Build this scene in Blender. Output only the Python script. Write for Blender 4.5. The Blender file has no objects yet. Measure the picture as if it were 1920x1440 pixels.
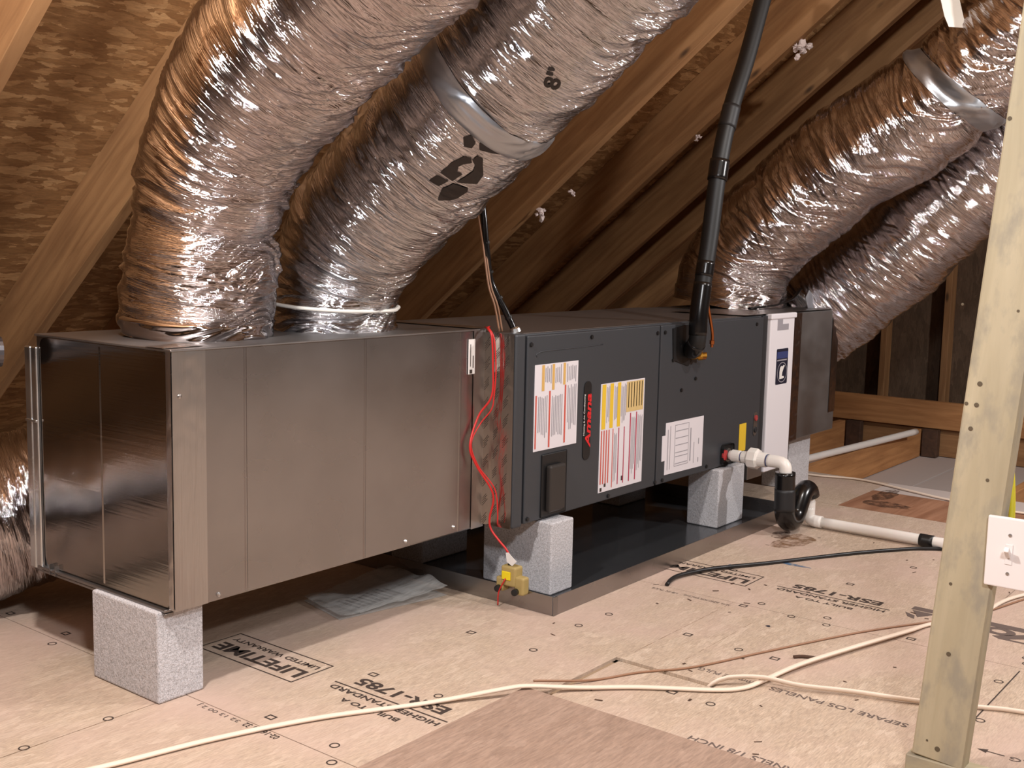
import bpy, bmesh, math, random
import numpy as np
from mathutils import Vector, Matrix

random.seed(7)
S = bpy.context.scene
COL = S.collection

# ------------------------------------------------------------------ camera, light, exposure
cam = bpy.data.cameras.new('camera')
camo = bpy.data.objects.new('camera', cam); COL.objects.link(camo)
cam.sensor_width = 36.0
cam.lens = 2116.0 / 1920 * 36.0
cam.clip_start = 0.02
Rr = ((0.61696, -0.78670, 0.02153), (-0.08207, -0.09152, -0.99242), (0.78270, 0.61052, -0.12103))   # right, down, forward
camo.matrix_world = Matrix(((Rr[0][0], -Rr[1][0], -Rr[2][0], -2.2968), (Rr[0][1], -Rr[1][1], -Rr[2][1], -1.7847),
                            (Rr[0][2], -Rr[1][2], -Rr[2][2], 0.9443), (0, 0, 0, 1)))
S.camera = camo
w = bpy.data.worlds.new('world'); S.world = w; w.use_nodes = True
w.node_tree.nodes['Background'].inputs[0].default_value = (0.9, 0.8, 0.75, 1)
w.node_tree.nodes['Background'].inputs[1].default_value = 0.02
S.view_settings.view_transform = 'Standard'; S.view_settings.look = 'None'
S.view_settings.exposure = 0.17; S.view_settings.gamma = 1.0; S.view_settings.use_curve_mapping = False

def lamp(name, loc, watts, color, radius):
    l = bpy.data.lights.new(name, 'POINT'); l.energy = watts; l.color = color; l.shadow_soft_size = radius
    o = bpy.data.objects.new(name, l); o.location = loc; COL.objects.link(o); return o
lamp('ceiling_bulb', (-1.55, -0.35, 1.72), 90, (1.0, 0.96, 0.93), 0.05)
lamp('work_light', (-2.25, -2.25, 2.10), 150, (0.97, 0.97, 1.0), 0.13)
lamp('far_bulb', (1.9, -2.8, 1.95), 175, (1.0, 0.97, 0.96), 0.06)
lamp('rafter_bulb', (0.25, -1.45, 2.25), 66, (1.0, 0.95, 0.90), 0.05)

# ------------------------------------------------------------------ materials
def mat(name, color=(.5, .5, .5), rough=.5, metal=0.0, **kw):
    m = bpy.data.materials.new(name); m.use_nodes = True
    b = m.node_tree.nodes['Principled BSDF']
    b.inputs['Base Color'].default_value = (*color, 1); b.inputs['Roughness'].default_value = rough; b.inputs['Metallic'].default_value = metal
    for k, v in kw.items(): b.inputs[k].default_value = v
    return m
class NB:
    def __init__(s, m): s.m = m; s.t = m.node_tree; s.b = s.t.nodes['Principled BSDF']
    def n(s, typ, ins=None, **at):
        x = s.t.nodes.new(typ)
        for k, v in at.items(): setattr(x, k, v)
        for k, v in (ins or {}).items(): s.set(x.inputs[k], v)
        return x
    def set(s, inp, v):
        if isinstance(v, bpy.types.NodeSocket): s.t.links.new(v, inp)
        elif isinstance(v, bpy.types.Node): s.t.links.new(v.outputs[0], inp)
        else: inp.default_value = v
    def coord(s, scale=(1, 1, 1), kind='Object', rot=(0, 0, 0), loc=(0, 0, 0)):
        c = s.n('ShaderNodeTexCoord')
        return s.n('ShaderNodeMapping', {'Vector': c.outputs[kind], 'Scale': scale, 'Rotation': rot, 'Location': loc})
    def noise(s, vec, scale, detail=4, rough=.55, dist=0.0):
        return s.n('ShaderNodeTexNoise', {'Vector': vec, 'Scale': scale, 'Detail': detail, 'Roughness': rough, 'Distortion': dist})
    def ramp(s, fac, stops):
        r = s.n('ShaderNodeValToRGB', {'Fac': fac}); e = r.color_ramp.elements
        while len(e) < len(stops): e.new(0.5)
        for i, (p, c) in enumerate(stops): e[i].position = p; e[i].color = (*c, 1) if len(c) == 3 else c
        return r
    def mix(s, fac, a, b, mode='MIX'):
        x = s.n('ShaderNodeMix', data_type='RGBA', blend_type=mode)
        s.set(x.inputs[0], fac); s.set(x.inputs[6], a); s.set(x.inputs[7], b); return x.outputs[2]
    def base(s, v): s.set(s.b.inputs['Base Color'], v)
    def rough(s, v): s.set(s.b.inputs['Roughness'], v)
    def bump(s, h, strength=.3, dist=.01):
        x = s.n('ShaderNodeBump', {'Height': h, 'Strength': strength, 'Distance': dist}); s.set(s.b.inputs['Normal'], x)
def C(r, g, b):                                             # sRGB 0-255 to linear
    f = lambda v: (v / 12.92 if v <= .04045 else ((v + .055) / 1.055) ** 2.4)
    return tuple(f(x / 255) for x in (r, g, b))
def A4(c): return (*c, 1)

def wood(name, c1, c2, knots=True, scale=1.0):
    m = mat(name, c1, .72); k = NB(m)
    v = k.coord((1.2 * scale, 14 * scale, 14 * scale))
    n = k.noise(v, 2.2, 6, .6, .6)
    v2 = k.coord((.7 * scale, 4, 4)); n2 = k.noise(v2, 2.5, 3)
    col = k.ramp(n.outputs[0], [(.32, c2), (.62, c1)])
    col = k.mix(k.ramp(n2.outputs[0], [(.4, (0, 0, 0)), (.75, (.5, .5, .5))]).outputs[0], col.outputs[0], A4(tuple(x * .62 for x in c2)))
    if knots:
        vo = k.n('ShaderNodeTexVoronoi', {'Vector': k.coord((3.2, 9, 9)), 'Scale': 1.0})
        kk = k.ramp(vo.outputs['Distance'], [(.05, (1, 1, 1)), (.12, (0, 0, 0))])
        col = k.mix(kk.outputs[0], col, A4(tuple(x * .3 for x in c2)))
    k.base(col); k.bump(n.outputs[0], .25, .004); return m

def osb(name, cols, s=1.0, contrast=1.0, blotch=None, grain=.25):
    m = mat(name, cols[0], .75); k = NB(m)
    wv = k.noise(k.coord((1, 2.5, 1)), 16 * s, 4, .65)
    layers = []
    for i, (rot, sc) in enumerate((((0, 0, .12), (12, 42, 12)), ((0, 0, -.55), (13, 38, 13)), ((0, 0, .9), (14, 36, 14)))):
        c = k.coord(tuple(x * s for x in sc), rot=rot, loc=(i * 3.1, i * 1.7, 0))
        d = k.n('ShaderNodeVectorMath', {0: c, 1: wv.outputs['Color']}, operation='ADD')
        vo = k.n('ShaderNodeTexVoronoi', {'Vector': d, 'Scale': 1.0, 'Randomness': 1.0})
        layers.append(vo)
    sel = k.ramp(layers[2].outputs['Color'], [(.45, (0, 0, 0)), (.55, (1, 1, 1))])
    f = k.mix(sel.outputs[0], layers[0].outputs['Color'], layers[1].outputs['Color'])
    bw = k.n('ShaderNodeSeparateColor', {0: f})
    st = [(0.0, cols[0]), (.35, cols[1]), (.7, cols[2]), (1.0, cols[3])]
    col = k.ramp(bw.outputs[0], st).outputs[0]
    g = k.noise(k.coord((30 * s, 220 * s, 30 * s)), 1.0, 5, .7)
    gr = k.ramp(g.outputs[0], [(.3, (.25, .25, .25)), (.7, (.75, .75, .75))])
    col = k.mix(grain * 2, col, gr.outputs[0], 'OVERLAY')
    if blotch:
        b = k.noise(k.coord((1, 1, 1)), 2.6, 3)
        col = k.mix(k.ramp(b.outputs[0], [(.42, (0, 0, 0)), (.7, (.75, .75, .75))]).outputs[0], col, A4(blotch))
    k.base(col); k.bump(bw.outputs[1], .35 * contrast, .003); return m

M = {}
M['floor'] = osb('floor_panel_wood', [C(186, 167, 148), C(177, 157, 138), C(182, 162, 142), C(194, 175, 156)], 1.5, .6, C(194, 168, 156), .3)
M['loose'] = osb('loose_panel_wood', [C(156, 132, 116), C(148, 124, 108), C(160, 136, 120), C(152, 128, 112)], 1.0, .4)
M['stainp'] = wood('stained_plywood', C(166, 122, 94), C(138, 94, 68), False)
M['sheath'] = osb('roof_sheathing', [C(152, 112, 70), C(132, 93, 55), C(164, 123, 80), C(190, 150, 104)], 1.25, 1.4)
M['rafter'] = wood('rafter_wood', C(166, 124, 82), C(136, 96, 60))
M['joist'] = wood('joist_wood', C(190, 138, 88), C(160, 110, 66))
M['post'] = wood('post_pine', C(188, 176, 148), C(170, 158, 130), False, .7)
k = NB(M['post']); src = k.b.inputs['Base Color'].links[0].from_socket
gm = k.noise(k.coord((4, 9, 9)), 2.2, 5, .6)
k.base(k.mix(k.ramp(gm.outputs[0], [(.50, (0, 0, 0)), (.66, (.7, .7, .7))]).outputs[0], src, A4(C(142, 136, 122))))
M['drywall'] = mat('drywall_back', C(190, 178, 172), .9)
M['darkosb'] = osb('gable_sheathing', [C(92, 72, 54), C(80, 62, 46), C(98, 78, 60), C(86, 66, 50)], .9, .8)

def galv(name, col, rough, streak=0.15, aniso=.0, spangle=True):
    m = mat(name, col, rough, 1.0); k = NB(m)
    n = k.noise(k.coord((3, 3, 3)), 1.5, 3)
    n2 = k.noise(k.coord((4, 4, 9)), 1.0, 2)
    f = k.n('ShaderNodeMath', {0: n.outputs[0], 1: n2.outputs[0]}, operation='ADD')
    r = k.n('ShaderNodeMapRange', {'Value': f, 'From Min': .7, 'From Max': 1.3, 'To Min': rough - streak * .5, 'To Max': rough + streak * .5})
    k.rough(r)
    k.base(k.ramp(n.outputs[0], [(.3, tuple(x * .86 for x in col)), (.7, col)]).outputs[0])
    n3 = k.noise(k.coord((1.6, 1.6, 1.6)), 1.0, 0); hh = n3.outputs[0]
    if aniso:
        n4 = k.noise(k.coord((2, 2, 150)), 1.0, 2)
        hh = k.n('ShaderNodeMath', {0: n3.outputs[0], 1: k.n('ShaderNodeMath', {0: n4.outputs[0], 1: aniso}, operation='MULTIPLY')}, operation='ADD').outputs[0]
    if aniso: k.bump(hh, .18, .02)
    return m
M['galv'] = galv('galvanised_sheet', C(164, 160, 159), .28, .05)
M['galvend'] = galv('galvanised_end_sheet', C(168, 164, 160), .13, .05, .05)
M['galvbright'] = galv('galvanised_bright', C(222, 226, 228), .30)
M['galvdull'] = galv('galvanised_dull', C(150, 146, 144), .42)
M['screw'] = mat('zinc_screw', C(200, 200, 200), .3, 1.0)
M['cab'] = mat('cabinet_paint', C(56, 58, 62), .42); k = NB(M['cab']); k.bump(k.noise(k.coord(), 260, 2).outputs[0], .06, .001)
M['cabtop'] = mat('cabinet_top_metal', C(120, 112, 108), .40, .75)
M['cabdark'] = mat('cabinet_dark_trim', C(36, 37, 40), .5)
M['black'] = mat('black_rubber', C(22, 21, 22), .42)
M['blackgloss'] = mat('black_tape', C(16, 15, 16), .22)
M['foam'] = mat('black_foam_insulation', C(16, 16, 17), .5)
M['foam2'] = mat('black_foam_insulation_grey', C(28, 28, 30), .5)
M['white'] = mat('white_enamel', C(226, 222, 226), .5)
M['paper'] = mat('label_paper', C(218, 212, 216), .6)
M['paper2'] = mat('sticker_white', C(226, 222, 218), .6)
M['pvc'] = mat('white_pvc', C(232, 226, 220), .35, 0, **{'Subsurface Weight': .05})
M['plate'] = mat('switch_plate_plastic', C(238, 232, 230), .3)
M['red'] = mat('red_wire', C(196, 36, 34), .45)
M['redprint'] = mat('red_print', C(206, 30, 34), .5)
M['orange'] = mat('red_stripe', C(196, 84, 70), .6)
M['pinkred'] = mat('crimson_stripe', C(172, 48, 76), .6)
M['yellow'] = mat('yellow_print', C(222, 184, 48), .55)
M['ochre'] = mat('ochre_stripe', C(206, 164, 92), .6)
M['tan'] = mat('tan_print', C(206, 178, 120), .6)
M['grey'] = mat('grey_print', C(150, 146, 152), .7)
M['ink'] = mat('black_ink', C(58, 46, 40), .8)
M['nailhole'] = mat('rusty_nail_hole', C(92, 80, 62), .8)
M['inkfar'] = mat('grey_ink', C(98, 84, 78), .8)
M['inkfoil'] = mat('black_foil_ink', C(38, 30, 26), .6)
M['navy'] = mat('navy_sticker', C(24, 26, 46), .5)
M['blueband'] = mat('blue_band', C(52, 62, 110), .5)
M['copper'] = mat('copper_pipe', C(176, 106, 62), .35, 1.0)
M['brass'] = mat('brass_fitting', C(190, 140, 60), .3, 1.0)
M['cable'] = mat('white_cable_jacket', C(232, 214, 196), .5)
M['cablebrown'] = mat('brown_wire_jacket', C(150, 112, 86), .5)
M['yellowcable'] = mat('yellow_cable_jacket', C(222, 210, 60), .45)
M['tanplastic'] = mat('tan_plastic', C(168, 146, 92), .45)
M['yellowtag'] = mat('yellow_tag', C(236, 210, 30), .5)
M['tuft'] = mat('insulation_fluff', C(228, 214, 212), .9)
M['chalk'] = mat('red_chalk', C(206, 120, 110), .9)
M['bluech'] = mat('blue_chalk', C(60, 110, 150), .9)
M['stain'] = mat('oil_stain', C(128, 92, 58), .6)
M['darkstain'] = mat('dark_stain', C(84, 58, 44), .7)
M['gasket'] = mat('ziptie_white', C(226, 222, 214), .5)
M['steel'] = mat('dark_grey_pipe', C(110, 108, 112), .35, .9)
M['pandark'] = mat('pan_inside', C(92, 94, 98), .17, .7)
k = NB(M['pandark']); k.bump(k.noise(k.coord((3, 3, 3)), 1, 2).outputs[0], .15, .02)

for nm, a_ in (('stain', .75), ('darkstain', .85), ('chalk', .5), ('bluech', .8)):
    k = NB(M[nm]); nn = k.noise(k.coord((1, 1, 1)), 26, 5, .7)
    k.set(k.b.inputs['Alpha'], k.ramp(nn.outputs[0], [(.38, (0, 0, 0)), (.62, (a_, a_, a_))]).outputs[0])
m = M['block'] = mat('concrete', C(176, 172, 172), .9); k = NB(m)
v = k.coord()
n = k.noise(v, 150, 3, .7); n2 = k.noise(v, 420, 2)
k.base(k.mix(.5, k.ramp(n.outputs[0], [(.3, C(150, 147, 147)), (.6, C(204, 202, 206))]).outputs[0], k.ramp(n2.outputs[0], [(.35, C(134, 132, 132)), (.6, C(220, 218, 222))]).outputs[0]))
k.bump(n.outputs[0], .5, .004)

def foil(name, col, rough, bumps=.9, bs=1.0):
    m = mat(name, col, rough, 1.0); k = NB(m)
    c = k.n('ShaderNodeTexCoord')
    mp = k.n('ShaderNodeMapping', {'Vector': c.outputs['UV'], 'Scale': (150 * bs, 9 * bs, 1)})
    n = k.noise(mp, 1.0, 3, .6, 1.2)
    mp2 = k.n('ShaderNodeMapping', {'Vector': c.outputs['UV'], 'Scale': (26 * bs, 5 * bs, 1), 'Rotation': (0, 0, .15)})
    vo = k.n('ShaderNodeTexVoronoi', {'Vector': mp2, 'Scale': 1.3}, feature='F1')
    a = k.n('ShaderNodeMath', {0: n.outputs[0], 1: k.n('ShaderNodeMath', {0: vo.outputs['Distance'], 1: .5}, operation='MULTIPLY')}, operation='ADD')
    k.bump(a, bumps, .004)
    return m
M['foil'] = foil('duct_foil', C(198, 192, 193), .09, 1.0)
M['foilcool'] = foil('duct_foil_cool', C(196, 196, 200), .09, 1.0)
M['foiltape'] = foil('foil_tape', C(184, 180, 178), .28, .2, .4)
M['jtape'] = foil('joint_foil_tape', C(206, 202, 196), .15, .3, .35)
M['tapegrey'] = mat('smooth_foil_tape', C(176, 180, 186), .38, .9)
m = M['bag'] = mat('clear_plastic_sleeve', C(206, 206, 204), .25, 0)
k = NB(m); k.b.inputs['Alpha'].default_value = .5; k.bump(k.noise(k.coord((4, 12, 4)), 3, 4).outputs[0], .6, .01)

# ------------------------------------------------------------------ builders
def wloc(o):
    v = Vector((0, 0, 0))
    while o is not None: v = v + o.location; o = o.parent
    return v
def link(name, me, mt, parent=None, loc=None):
    """verts given in world coordinates; origin moved to the parent's base (or to the mesh's own base)."""
    if mt is not None and not me.materials: me.materials.append(mt)
    o = bpy.data.objects.new(name, me); COL.objects.link(o)
    if parent is not None:
        me.transform(Matrix.Translation(-wloc(parent))); o.parent = parent
    else:
        if loc is None:
            vs = np.empty(len(me.vertices) * 3); me.vertices.foreach_get('co', vs); vs = vs.reshape(-1, 3)
            lo, hi = vs.min(0), vs.max(0); loc = ((lo[0] + hi[0]) / 2, (lo[1] + hi[1]) / 2, lo[2])
        me.transform(Matrix.Translation(-Vector(loc))); o.location = loc
    return o
def tag(o, label, cat, group=None):
    o['label'] = label; o['category'] = cat
    if group: o['group'] = group
    return o
def thing(name, loc, label, cat, group=None):
    o = bpy.data.objects.new(name, None); COL.objects.link(o); o.location = loc; o.empty_display_size = .05
    return tag(o, label, cat, group)
def struct(o): o['kind'] = 'structure'; return o
def pydata(name, vs, fs, smooth=False):
    me = bpy.data.meshes.new(name); me.from_pydata([tuple(v) for v in vs], [], fs); me.update()
    if smooth: me.polygons.foreach_set('use_smooth', [True] * len(me.polygons))
    return me
def bmdone(bm, name):
    bmesh.ops.recalc_face_normals(bm, faces=bm.faces)
    me = bpy.data.meshes.new(name); bm.to_mesh(me); bm.free(); return me
def addbox(bm, lo, hi, bev=0.0, seg=2):
    b = bmesh.new(); bmesh.ops.create_cube(b, size=1)
    for v in b.verts: v.co = Vector([lo[i] + (v.co[i] + .5) * (hi[i] - lo[i]) for i in range(3)])
    if bev: bmesh.ops.bevel(b, geom=list(b.edges), offset=bev, segments=seg, profile=.5, affect='EDGES')
    t = bpy.data.meshes.new('t'); b.to_mesh(t); b.free(); bm.from_mesh(t); bpy.data.meshes.remove(t)
def box(name, lo, hi, mt, parent=None, bev=.002, seg=2):
    bm = bmesh.new(); addbox(bm, lo, hi, bev, seg); return link(name, bmdone(bm, name), mt, parent)
def boxes(name, lst, mt, parent=None, bev=0.0):
    bm = bmesh.new()
    for lo, hi in lst: addbox(bm, lo, hi, bev)
    return link(name, bmdone(bm, name), mt, parent)
def obox(name, p0, p1, wid, dep, up, mt, parent=None, bev=.002, turn=False):
    """beam from p0 to p1 (top centre line at up side): grain along local X."""
    p0, p1 = Vector(p0), Vector(p1); x = (p1 - p0); L = x.length; x.normalize()
    z = Vector(up); z = (z - x * z.dot(x)).normalized(); y = z.cross(x)
    bm = bmesh.new(); addbox(bm, (0, -wid / 2, -dep), (L, wid / 2, 0), bev, 1)
    me = bmdone(bm, name); me.materials.append(mt)
    o = bpy.data.objects.new(name, me); COL.objects.link(o)
    if turn: me.transform(Matrix.Rotation(-math.pi / 2, 4, 'Z'))
    mw = Matrix(((x[0], y[0], z[0], p0[0]), (x[1], y[1], z[1], p0[1]), (x[2], y[2], z[2], p0[2]), (0, 0, 0, 1)))
    if turn: mw = mw @ Matrix.Rotation(math.pi / 2, 4, 'Z')
    if parent is not None:
        o.parent = parent; mw = Matrix.Translation(-wloc(parent)) @ mw
    o.matrix_local = mw; return o
def catmull(P, ds):
    P = np.array(P, float); n = len(P)
    if n == 2: Q = np.vstack([2 * P[0] - P[1], P, 2 * P[1] - P[0]])
    else: Q = np.vstack([2 * P[0] - P[1], P, 2 * P[-1] - P[-2]])
    out = []
    for i in range(n - 1):
        a, b, c, d = Q[i:i + 4]; m = max(2, int(np.ceil(np.linalg.norm((c - b)[:3]) / ds)))
        for t in np.linspace(0, 1, m, endpoint=False):
            out.append(.5 * ((2 * b) + (-a + c) * t + (2 * a - 5 * b + 4 * c - d) * t * t + (-a + 3 * b - 3 * c + d) * t ** 3))
    out.append(P[-1]); return np.array(out)
def frames(Cn, ref=(0, -1, 0.01)):
    T = np.gradient(Cn, axis=0); T /= np.linalg.norm(T, axis=1)[:, None]
    N = np.zeros_like(T); r = np.array(ref, float); r /= np.linalg.norm(r)
    v = r - T[0] * (r @ T[0])
    if np.linalg.norm(v) < .2: r = np.array((1, 0, 0.)); v = r - T[0] * (r @ T[0])
    N[0] = v / np.linalg.norm(v)
    for i in range(1, len(T)):
        v = N[i - 1] - T[i] * (N[i - 1] @ T[i]); N[i] = v / np.linalg.norm(v)
    return T, N, np.cross(T, N)
def tube(name, pts, r, mt, parent=None, seg=12, ds=.012, flat=1.0, capped=True):
    """pts (x,y,z) or (x,y,z,r); flat<1 squashes the second axis."""
    pts = [tuple(p) + ((r,) if len(p) == 3 else ()) for p in pts]
    Q = catmull(pts, ds); Cn, rr = Q[:, :3], Q[:, 3]; T, N, B = frames(Cn, (0, 0, 1))
    th = np.linspace(0, 2 * np.pi, seg, endpoint=False)
    V = (Cn[:, None] + rr[:, None, None] * (flat * np.cos(th)[None, :, None] * N[:, None] + np.sin(th)[None, :, None] * B[:, None])).reshape(-1, 3)
    n = len(Cn); F = [(i * seg + j, i * seg + (j + 1) % seg, (i + 1) * seg + (j + 1) % seg, (i + 1) * seg + j) for i in range(n - 1) for j in range(seg)]
    if capped: F += [tuple(range(seg - 1, -1, -1)), tuple((n - 1) * seg + j for j in range(seg))]
    me = pydata(name, V, F, True)
    if capped:
        for p in (len(F) - 2, len(F) - 1): me.polygons[p].use_smooth = False
    return link(name, me, mt, parent)
def lathe(name, prof, origin, axis, mt, parent=None, seg=24, smooth=False):
    """prof: (distance along axis, radius)"""
    a = Vector(axis).normalized(); u = a.orthogonal().normalized(); v = a.cross(u); o = Vector(origin)
    V = []; F = []
    for d, r in prof:
        for j in range(seg):
            t = 2 * math.pi * j / seg; V.append(o + a * d + (u * math.cos(t) + v * math.sin(t)) * r)
    for i in range(len(prof) - 1):
        for j in range(seg): F.append((i * seg + j, i * seg + (j + 1) % seg, (i + 1) * seg + (j + 1) % seg, (i + 1) * seg + j))
    F += [tuple(range(seg - 1, -1, -1)), tuple((len(prof) - 1) * seg + j for j in range(seg))]
    me = pydata(name, V, F)
    for p in me.polygons: p.use_smooth = len(p.vertices) == 4 and smooth
    return link(name, me, mt, parent)
def poly(name, pts, thick, nrm, mt, parent=None):
    """flat polygon (world points) with a thickness along nrm"""
    n = Vector(nrm).normalized(); k = len(pts); P = [Vector(p) for p in pts]
    V = P + [p + n * thick for p in P]
    F = [tuple(range(k)), tuple(range(2 * k - 1, k - 1, -1))] + [(i, (i + 1) % k, k + (i + 1) % k, k + i) for i in range(k)]
    bm = bmesh.new(); bv = [bm.verts.new(v) for v in V]
    for f in F: bm.faces.new([bv[i] for i in f])
    return link(name, bmdone(bm, name), mt, parent)
def textmesh(s, bold=0.0, shear=0.0):
    cu = bpy.data.curves.new('t', 'FONT'); cu.body = s; cu.resolution_u = 3; cu.offset = bold; cu.shear = shear; cu.fill_mode = 'FRONT'
    o = bpy.data.objects.new('t', cu); COL.objects.link(o)
    dg = bpy.context.evaluated_depsgraph_get(); me = bpy.data.meshes.new_from_object(o.evaluated_get(dg))
    bpy.data.objects.remove(o); bpy.data.curves.remove(cu); return me
def text(name, s, org, dirv, upv, h, width, mt, parent, bold=0.0, lift=.0006, shear=0.0):
    me = textmesh(s, bold, shear); n = len(me.vertices)
    co = np.empty(n * 3); me.vertices.foreach_get('co', co); co = co.reshape(-1, 3)
    lo, hi = co.min(0), co.max(0); d, u = np.array(dirv, float), np.array(upv, float); nn = np.cross(d, u)
    a = (co[:, 0] - lo[0]) / (hi[0] - lo[0]) * width; b = (co[:, 1] - lo[1]) / max(hi[1] - lo[1], 1e-6) * h
    P = np.array(org, float) + a[:, None] * d + b[:, None] * u + lift * nn
    me.vertices.foreach_set('co', P.ravel()); me.update(); me.materials.clear()
    return link(name, me, mt, parent)

# numpy value noise, periodic in v
def vnoise(u, v, pv, seed, lin=False):
    R = np.random.RandomState(seed).rand(1024, pv)
    iu = np.floor(u).astype(int); iv = np.floor(v).astype(int); fu = u - iu; fv = v - iv
    if not lin: fu = fu * fu * (3 - 2 * fu); fv = fv * fv * (3 - 2 * fv)
    g = lambda a, b: R[a % 1024, b % pv]
    return (g(iu, iv) * (1 - fu) * (1 - fv) + g(iu + 1, iv) * fu * (1 - fv) + g(iu, iv + 1) * (1 - fu) * fv + g(iu + 1, iv + 1) * fu * fv)
class Duct:
    def __init__(s, pts, seed=1, ds=.0028, nseg=330, amp=1.0, pinch=(), ref=(0, -1, .01), calm=()):
        Q = catmull(pts, ds); s.C, r = Q[:, :3], Q[:, 3]
        sl = np.r_[0, np.cumsum(np.linalg.norm(np.diff(s.C, axis=0), axis=1))]; s.s = sl; s.L = sl[-1]
        for p, a, wd in pinch: r = r - a * np.exp(-((sl - p) / wd) ** 2)
        s.r = r; s.T, s.N, s.B = frames(s.C, ref); s.nseg = nseg
        th = np.linspace(0, 2 * np.pi, nseg, endpoint=False); U, TH = np.meshgrid(sl, th, indexing='ij')
        t01 = TH / (2 * np.pi)
        sk = .05 * np.sin(TH * 2 + seed) + .03 * np.sin(TH * 3 + 2 * seed) + .04 * (vnoise(U / .12, t01 * 5, 5, seed + 9) - .5)
        w_ = .02 * (vnoise(U / .05, t01 * 12, 12, seed + 5) - .5)
        A = vnoise((U + sk + w_) / .019, t01 * 8, 8, seed, True); A = 1 - np.abs(2 * A - 1)
        A2 = vnoise((U - .6 * sk + w_) / .011, t01 * 11, 11, seed + 6, True)
        B_ = vnoise((U + sk * 1.3 - w_) / .04, t01 * 6, 6, seed + 1)
        D = vnoise((U + 1.5 * sk) / .0085, t01 * 14, 14, seed + 2, True)
        E_ = vnoise(U / .16, t01 * 4, 4, seed + 3)
        sel = np.clip(vnoise(U / .10, t01 * 6, 6, seed + 4) * 2.6 - .55, .12, 1.2)
        sel2 = np.clip(vnoise(U / .07, t01 * 8, 8, seed + 7) * 2.6 - .6, .1, 1.2)
        cm = np.ones_like(U)
        for p in calm:
            s0, t0 = s.near(p); dt = np.angle(np.exp(1j * (TH - t0))); cm *= 1 - .82 * np.exp(-((U - s0) / .10) ** 2 - (dt / .55) ** 2)
        s.h = amp * (cm * (sel * (.0135 * (A - .5)) + sel2 * (.0075 * (A2 - .5) + .0040 * (D - .5)) + .010 * (B_ - .5)) + .018 * (E_ - .5))
    def pos(s, sv, th, off):
        f = np.interp(sv, s.s, np.arange(len(s.s))); i = np.clip(f.astype(int), 0, len(s.s) - 2); f = f - i
        lerp = lambda a: a[i] * (1 - f)[:, None] + a[i + 1] * f[:, None]
        tj = (th / (2 * np.pi) * s.nseg) % s.nseg; j = tj.astype(int); g = tj - j; j2 = (j + 1) % s.nseg
        h = (s.h[i, j] * (1 - f) + s.h[i + 1, j] * f) * (1 - g) + (s.h[i, j2] * (1 - f) + s.h[i + 1, j2] * f) * g
        rr = s.r[i] * (1 - f) + s.r[i + 1] * f + h + off
        return lerp(s.C) + rr[:, None] * (np.cos(th)[:, None] * lerp(s.N) + np.sin(th)[:, None] * lerp(s.B))
    def mesh(s, name, mt, parent):
        n, m_ = len(s.s), s.nseg; th = np.linspace(0, 2 * np.pi, m_, endpoint=False)
        V = s.C[:, None] + (s.r[:, None] + s.h)[:, :, None] * (np.cos(th)[None, :, None] * s.N[:, None] + np.sin(th)[None, :, None] * s.B[:, None])
        V = V.reshape(-1, 3) - np.array(wloc(parent))
        i, j = np.meshgrid(np.arange(n - 1), np.arange(m_), indexing='ij'); i = i.ravel(); j = j.ravel(); j2 = (j + 1) % m_
        F = np.stack([i * m_ + j, i * m_ + j2, (i + 1) * m_ + j2, (i + 1) * m_ + j], 1)
        me = bpy.data.meshes.new(name); me.vertices.add(len(V)); me.vertices.foreach_set('co', V.ravel())
        me.loops.add(len(F) * 4); me.loops.foreach_set('vertex_index', F.ravel().astype(np.int32))
        me.polygons.add(len(F)); me.polygons.foreach_set('loop_start', np.arange(0, len(F) * 4, 4, dtype=np.int32))
        me.polygons.foreach_set('use_smooth', np.ones(len(F), bool)); me.update(); me.validate()
        uv = me.uv_layers.new(name='UVMap'); rm = float(s.r.mean()) * 2 * np.pi
        uu = np.stack([s.s[i], s.s[i], s.s[i + 1], s.s[i + 1]], 1); vv = np.stack([j, j + 1, j + 1, j], 1) / m_ * rm
        uv.data.foreach_set('uv', np.stack([uu, vv], 2).ravel())
        me.materials.append(mt); o = bpy.data.objects.new(name, me); COL.objects.link(o); o.parent = parent; return o
    def near(s, p):                                          # (s, theta) of the surface point nearest to p
        p = np.array(p); d = np.linalg.norm(s.C - p, axis=1); i = int(d.argmin()); v = p - s.C[i]
        return s.s[i], math.atan2(v @ s.B[i], v @ s.N[i])
    def band(s, name, s0, s1, off, mt, parent, slant=0.0, th0=0.0, th1=2 * math.pi, n=10, seg=96):
        full = th1 - th0 > 6.2
        ths = np.linspace(th0, th1, seg); V = []
        cs = np.linspace(s0, s1, n)
        for a, cv in enumerate(cs):
            sv = cv + slant * np.cos(ths)
            edge = off if 0 < a < n - 1 else off - .004
            P = s.pos(sv, ths, edge); P0 = s.C[np.clip(np.searchsorted(s.s, sv), 0, len(s.s) - 1)]
            V.append(P)
        V = np.array(V).reshape(-1, 3)
        F = [(a * seg + b, a * seg + b + 1, (a + 1) * seg + b + 1, (a + 1) * seg + b) for a in range(n - 1) for b in range(seg - 1)]
        return link(name, pydata(name, V, F, True), mt, parent)
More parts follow.
